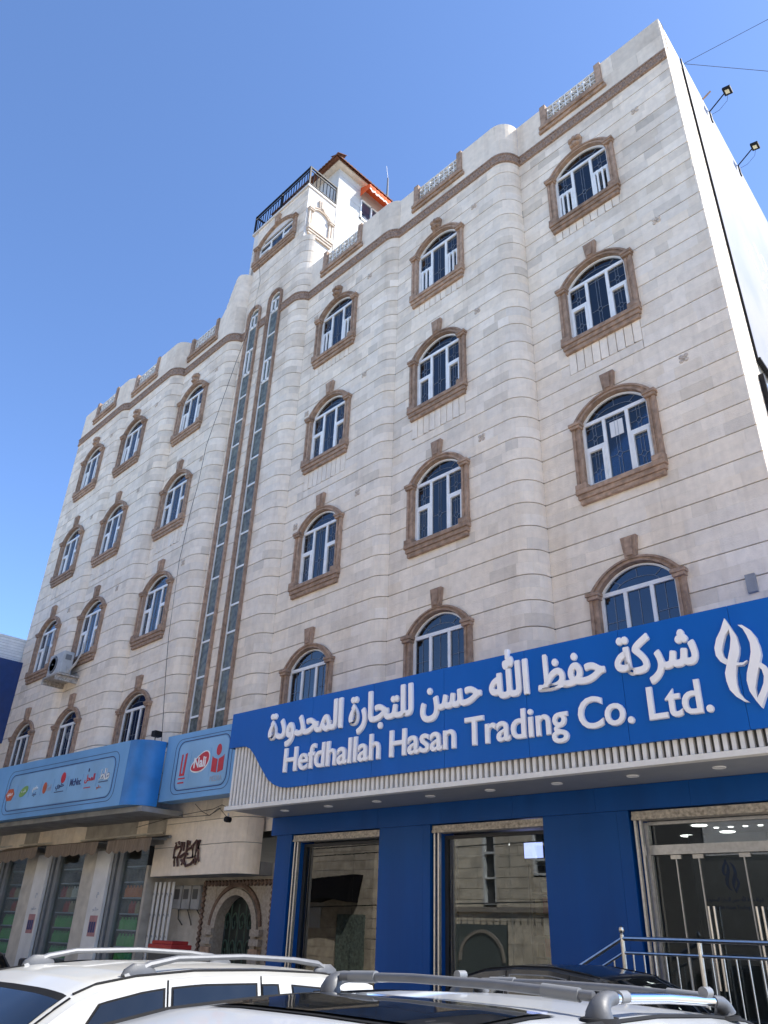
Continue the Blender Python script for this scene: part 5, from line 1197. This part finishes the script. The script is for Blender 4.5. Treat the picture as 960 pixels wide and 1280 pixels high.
# black SUV along the kerb, dark sedan at the far left
cx, cy = uv2xy(-4.15, 8.05)
roof3 = [(-1.25, .83, 1.06, .66, 1.07), (-.8, .85, 1.06, .67, 1.42), (-.5, .85, 1.06, .67, 1.61), (-.25, .85, 1.06, .67, 1.71), (.2, .85, 1.06, .67, 1.765), (.6, .85, 1.06, .665, 1.758), (.95, .845, 1.06, .66, 1.72), (1.2, .84, 1.06, .645, 1.655), (1.38, .83, 1.06, .63, 1.55), (1.55, .82, 1.06, .62, 1.30), (1.66, .81, 1.05, .60, 1.07)]
t3, tp3 = car("black_suv", "glossy black SUV parked along the kerb in front of the shop", (cx, cy, 0), YAW + math.pi / 2, PBLACK, SUVLOW(-2.2, 1.75, .90, .98, 1.06), roof3,
              [((-.85, .06), (-.05, .06), (-.05, .93), (-.35, .90)), ((.02, .06), (.62, .06), (.62, .93), (.02, .93)), ((.70, .14), (1.18, .18), (1.0, .86), (.68, .92))], (-1.25, -.3), rear=(1.39, 1.64), wheels=(-1.3, 1.05))
cx, cy = uv2xy(-20.3, 9.0)
roof4 = [(-1.1, .78, .93, .58, .95), (-.45, .80, .93, .58, 1.33), (-.15, .80, .93, .58, 1.41), (.3, .80, .93, .58, 1.445), (.8, .80, .93, .575, 1.425), (1.15, .79, .93, .57, 1.35), (1.75, .78, .94, .55, 1.03), (1.85, .78, .94, .54, .96)]
car("dark_sedan", "dark grey sedan parked before the old shop at the far left", (cx, cy, 0), YAW + math.pi / 2, PGREY, [(-2.25, .70, .72, .28), (-2.1, .82, .80, .24), (-1.6, .86, .86, .22), (-1.0, .86, .93, .22), (1.6, .86, .95, .22), (2.1, .84, .95, .24), (2.25, .76, .88, .30)], roof4,
    [((-.70, .06), (.12, .06), (.12, .92), (-.25, .88)), ((.20, .06), (.95, .06), (.75, .90), (.20, .92)), ((1.02, .08), (1.45, .10), (1.05, .78), (.88, .84))], (-1.1, -.2), rear=(1.17, 1.75), wheels=(-1.35, 1.35))

# ------------------------------------------------------------------ across the street, seen in the glass; blocks made tall and pale to bounce light
OP = street("opposite_house", "sunlit sandstone house across the street reflected in the shop windows", "building")
random.seed(11)
def stone_front(par, u0, u1, v, z0, z1, holes=()):
    s = MB(); z = z0
    while z < z1 - .05:
        u = u0 + (.0 if int((z - z0) / .42) % 2 else -.35)
        while u < u1:
            a, b = max(u, u0), min(u + .7, u1); u += .7
            parts = [(a, b)]
            for h in holes:
                if h[2] < z + .41 and h[3] > z: parts = [q for p in parts for q in ((p[0], min(p[1], h[0])), (max(p[0], h[1]), p[1]))]
            k = random.uniform(.86, 1.06); s.cur = (k, k, k)
            for p, q in parts:
                if q - p > .03: s.box(p + .008, q - .008, v - .4, v, z + .008, min(z + .41, z1))
        z += .42
    o = s.build("stone_facing", SAND, par); tag(o, kind="stuff"); return o
OV = -9.0
W_ = [(-21.5, -20.8, 3.3, 6.4), (-18.9, -17.7, 4.4, 6.2), (-26, -24.8, 4.4, 6.2), (-26, -24.8, 8.4, 10.2), (-18.9, -17.7, 8.4, 10.2)]
stone_front(OP, -27, -15.5, OV, .14, 13, W_)
MB().box(-27, -15.5, OV - 6, OV - .38, .14, 12.9).build("wall", PLASTER, OP); MB().box(-27, -15.5, OV - .5, OV + .25, 13, 13.2).build("cornice", ARCHST, OP)
MB().box(-27, -15.5, OV - .4, OV + .12, 3.0, 3.2).build("string_course", ARCHST, OP)
for a, b, c0, c1 in W_:
    wn = MB(); wn.box(a, a + .08, OV - .3, OV - .02, c0, c1); wn.box(b - .08, b, OV - .3, OV - .02, c0, c1); wn.box(a, b, OV - .3, OV - .02, c0, c0 + .08); wn.box(a, b, OV - .3, OV - .02, c1 - .08, c1)
    for k in (1, 2): wn.box(a, b, OV - .3, OV - .03, c0 + (c1 - c0) * k / 3 - .04, c0 + (c1 - c0) * k / 3 + .04)
    o = wn.build("window", PVC, OP); MB().box(a, b, OV - .28, OV - .25, c0, c1).build("pane", ACD, o)
yw = street("yard_wall", "low stone yard wall with arched metal gate and iron spikes across the street", "wall")
stone_front(yw, -25, -16, -7.0, .14, 2.5, [(-21.6, -19.0, .1, 2.5)])
MB().box(-21.6, -19.0, -7.2, -7.1, .14, 2.5).build("metal_gate", mat("grey_green_gate", (.10, .12, .115), .5), yw)
ga = MB(); ai = [(-20.3 + 1.0 * math.cos(math.pi * i / 12), 1.2 + 1.0 * math.sin(math.pi * i / 12)) for i in range(13)]; ao = [(-20.3 + 1.12 * math.cos(math.pi * i / 12), 1.2 + 1.12 * math.sin(math.pi * i / 12)) for i in range(13)]
ga.ring(ai, ao, -7.1, -7.04); ga.build("gate_arch", ARCHST, yw)
sk = MB().lathe([(.035, 0), (.02, .1), (.001, .32)], (0, 0, 0), 5).mesh("iron_spike", BLACKM)
for i in range(28): o = link("iron_spike", sk, yw); o.location = (-24.9 + i * .32, -7.2, 2.5)
ob = street("opposite_block", "sandstone block with a dark shop canopy across the street reflected in the left glass", "building")
stone_front(ob, -60, -27.2, -8.2, .14, 14, [(-40, -39, 5, 7), (-46, -45, 5, 7)])
MB().box(-60, -27.2, -15, -8.58, .14, 13.9).build("wall", PLASTER, ob)
MB().prism([(-30.9, 4.3), (-30.6, 3.3), (-29.6, 3.5), (-28.1, 3.3), (-27.8, 4.5)], -8.1, -7.3).build("canopy", mat("dark_canopy", (.02, .02, .022), .8), ob)
MB().box(-29.4, -27.6, -8.15, -8.05, .2, 2.8).build("patterned_door", mat("pale_green_door", (.20, .25, .21), .6, var=.5, vs=8), ob)
MB().box(-32.5, -30.6, -8.15, -8.05, 2.2, 3.1).build("wall_board", WHITEPANEL, ob)
for k, zz_ in enumerate((4.9, 5.15, 3.0, 5.6)):
    tag(MB().tube([(-46, -4 + .3 * k, zz_ + .2), (-30, -4.1 + .3 * k, zz_ - .25), (-14, -4 + .3 * k, zz_ + .1)], .02, 5).build("street_wire", CABLE), ("lowest", "second lowest", "slack", "topmost")[(1, 2, 0, 3)[k] if False else k] + " wire strung along the far side of the street", "wire", "wires along the far side of the street")
ob2 = street("opposite_block", "dark grey block added across the street to dim reflections in the glass doors", "building")
MB().box(-15.4, -5.6, -20, -12, .14, 13).build("wall", mat("dark_grey_render", (.09, .088, .085), .85), ob2)  # invented dark block, keeps the reflections in the glass doors dim
MB().box(-12.6, -9.2, -12.05, -11.9, 5.2, 6.6).build("sign_panel", WHITEPANEL, ob2); MB().box(-15.4, -5.6, -12.4, -11.7, 13, 13.2).build("cornice", ARCHST, ob2)
ob3 = street("opposite_block", "tall plain sandstone block added across the street to bounce warm light", "building")  # unseen block, extends the tall row that bounces warm light on to the front
stone_front(ob3, -5.4, 32, -8.6, .14, 15, []); MB().box(-5.4, 32, -15, -8.98, .14, 14.9).build("wall", PLASTER, ob3)
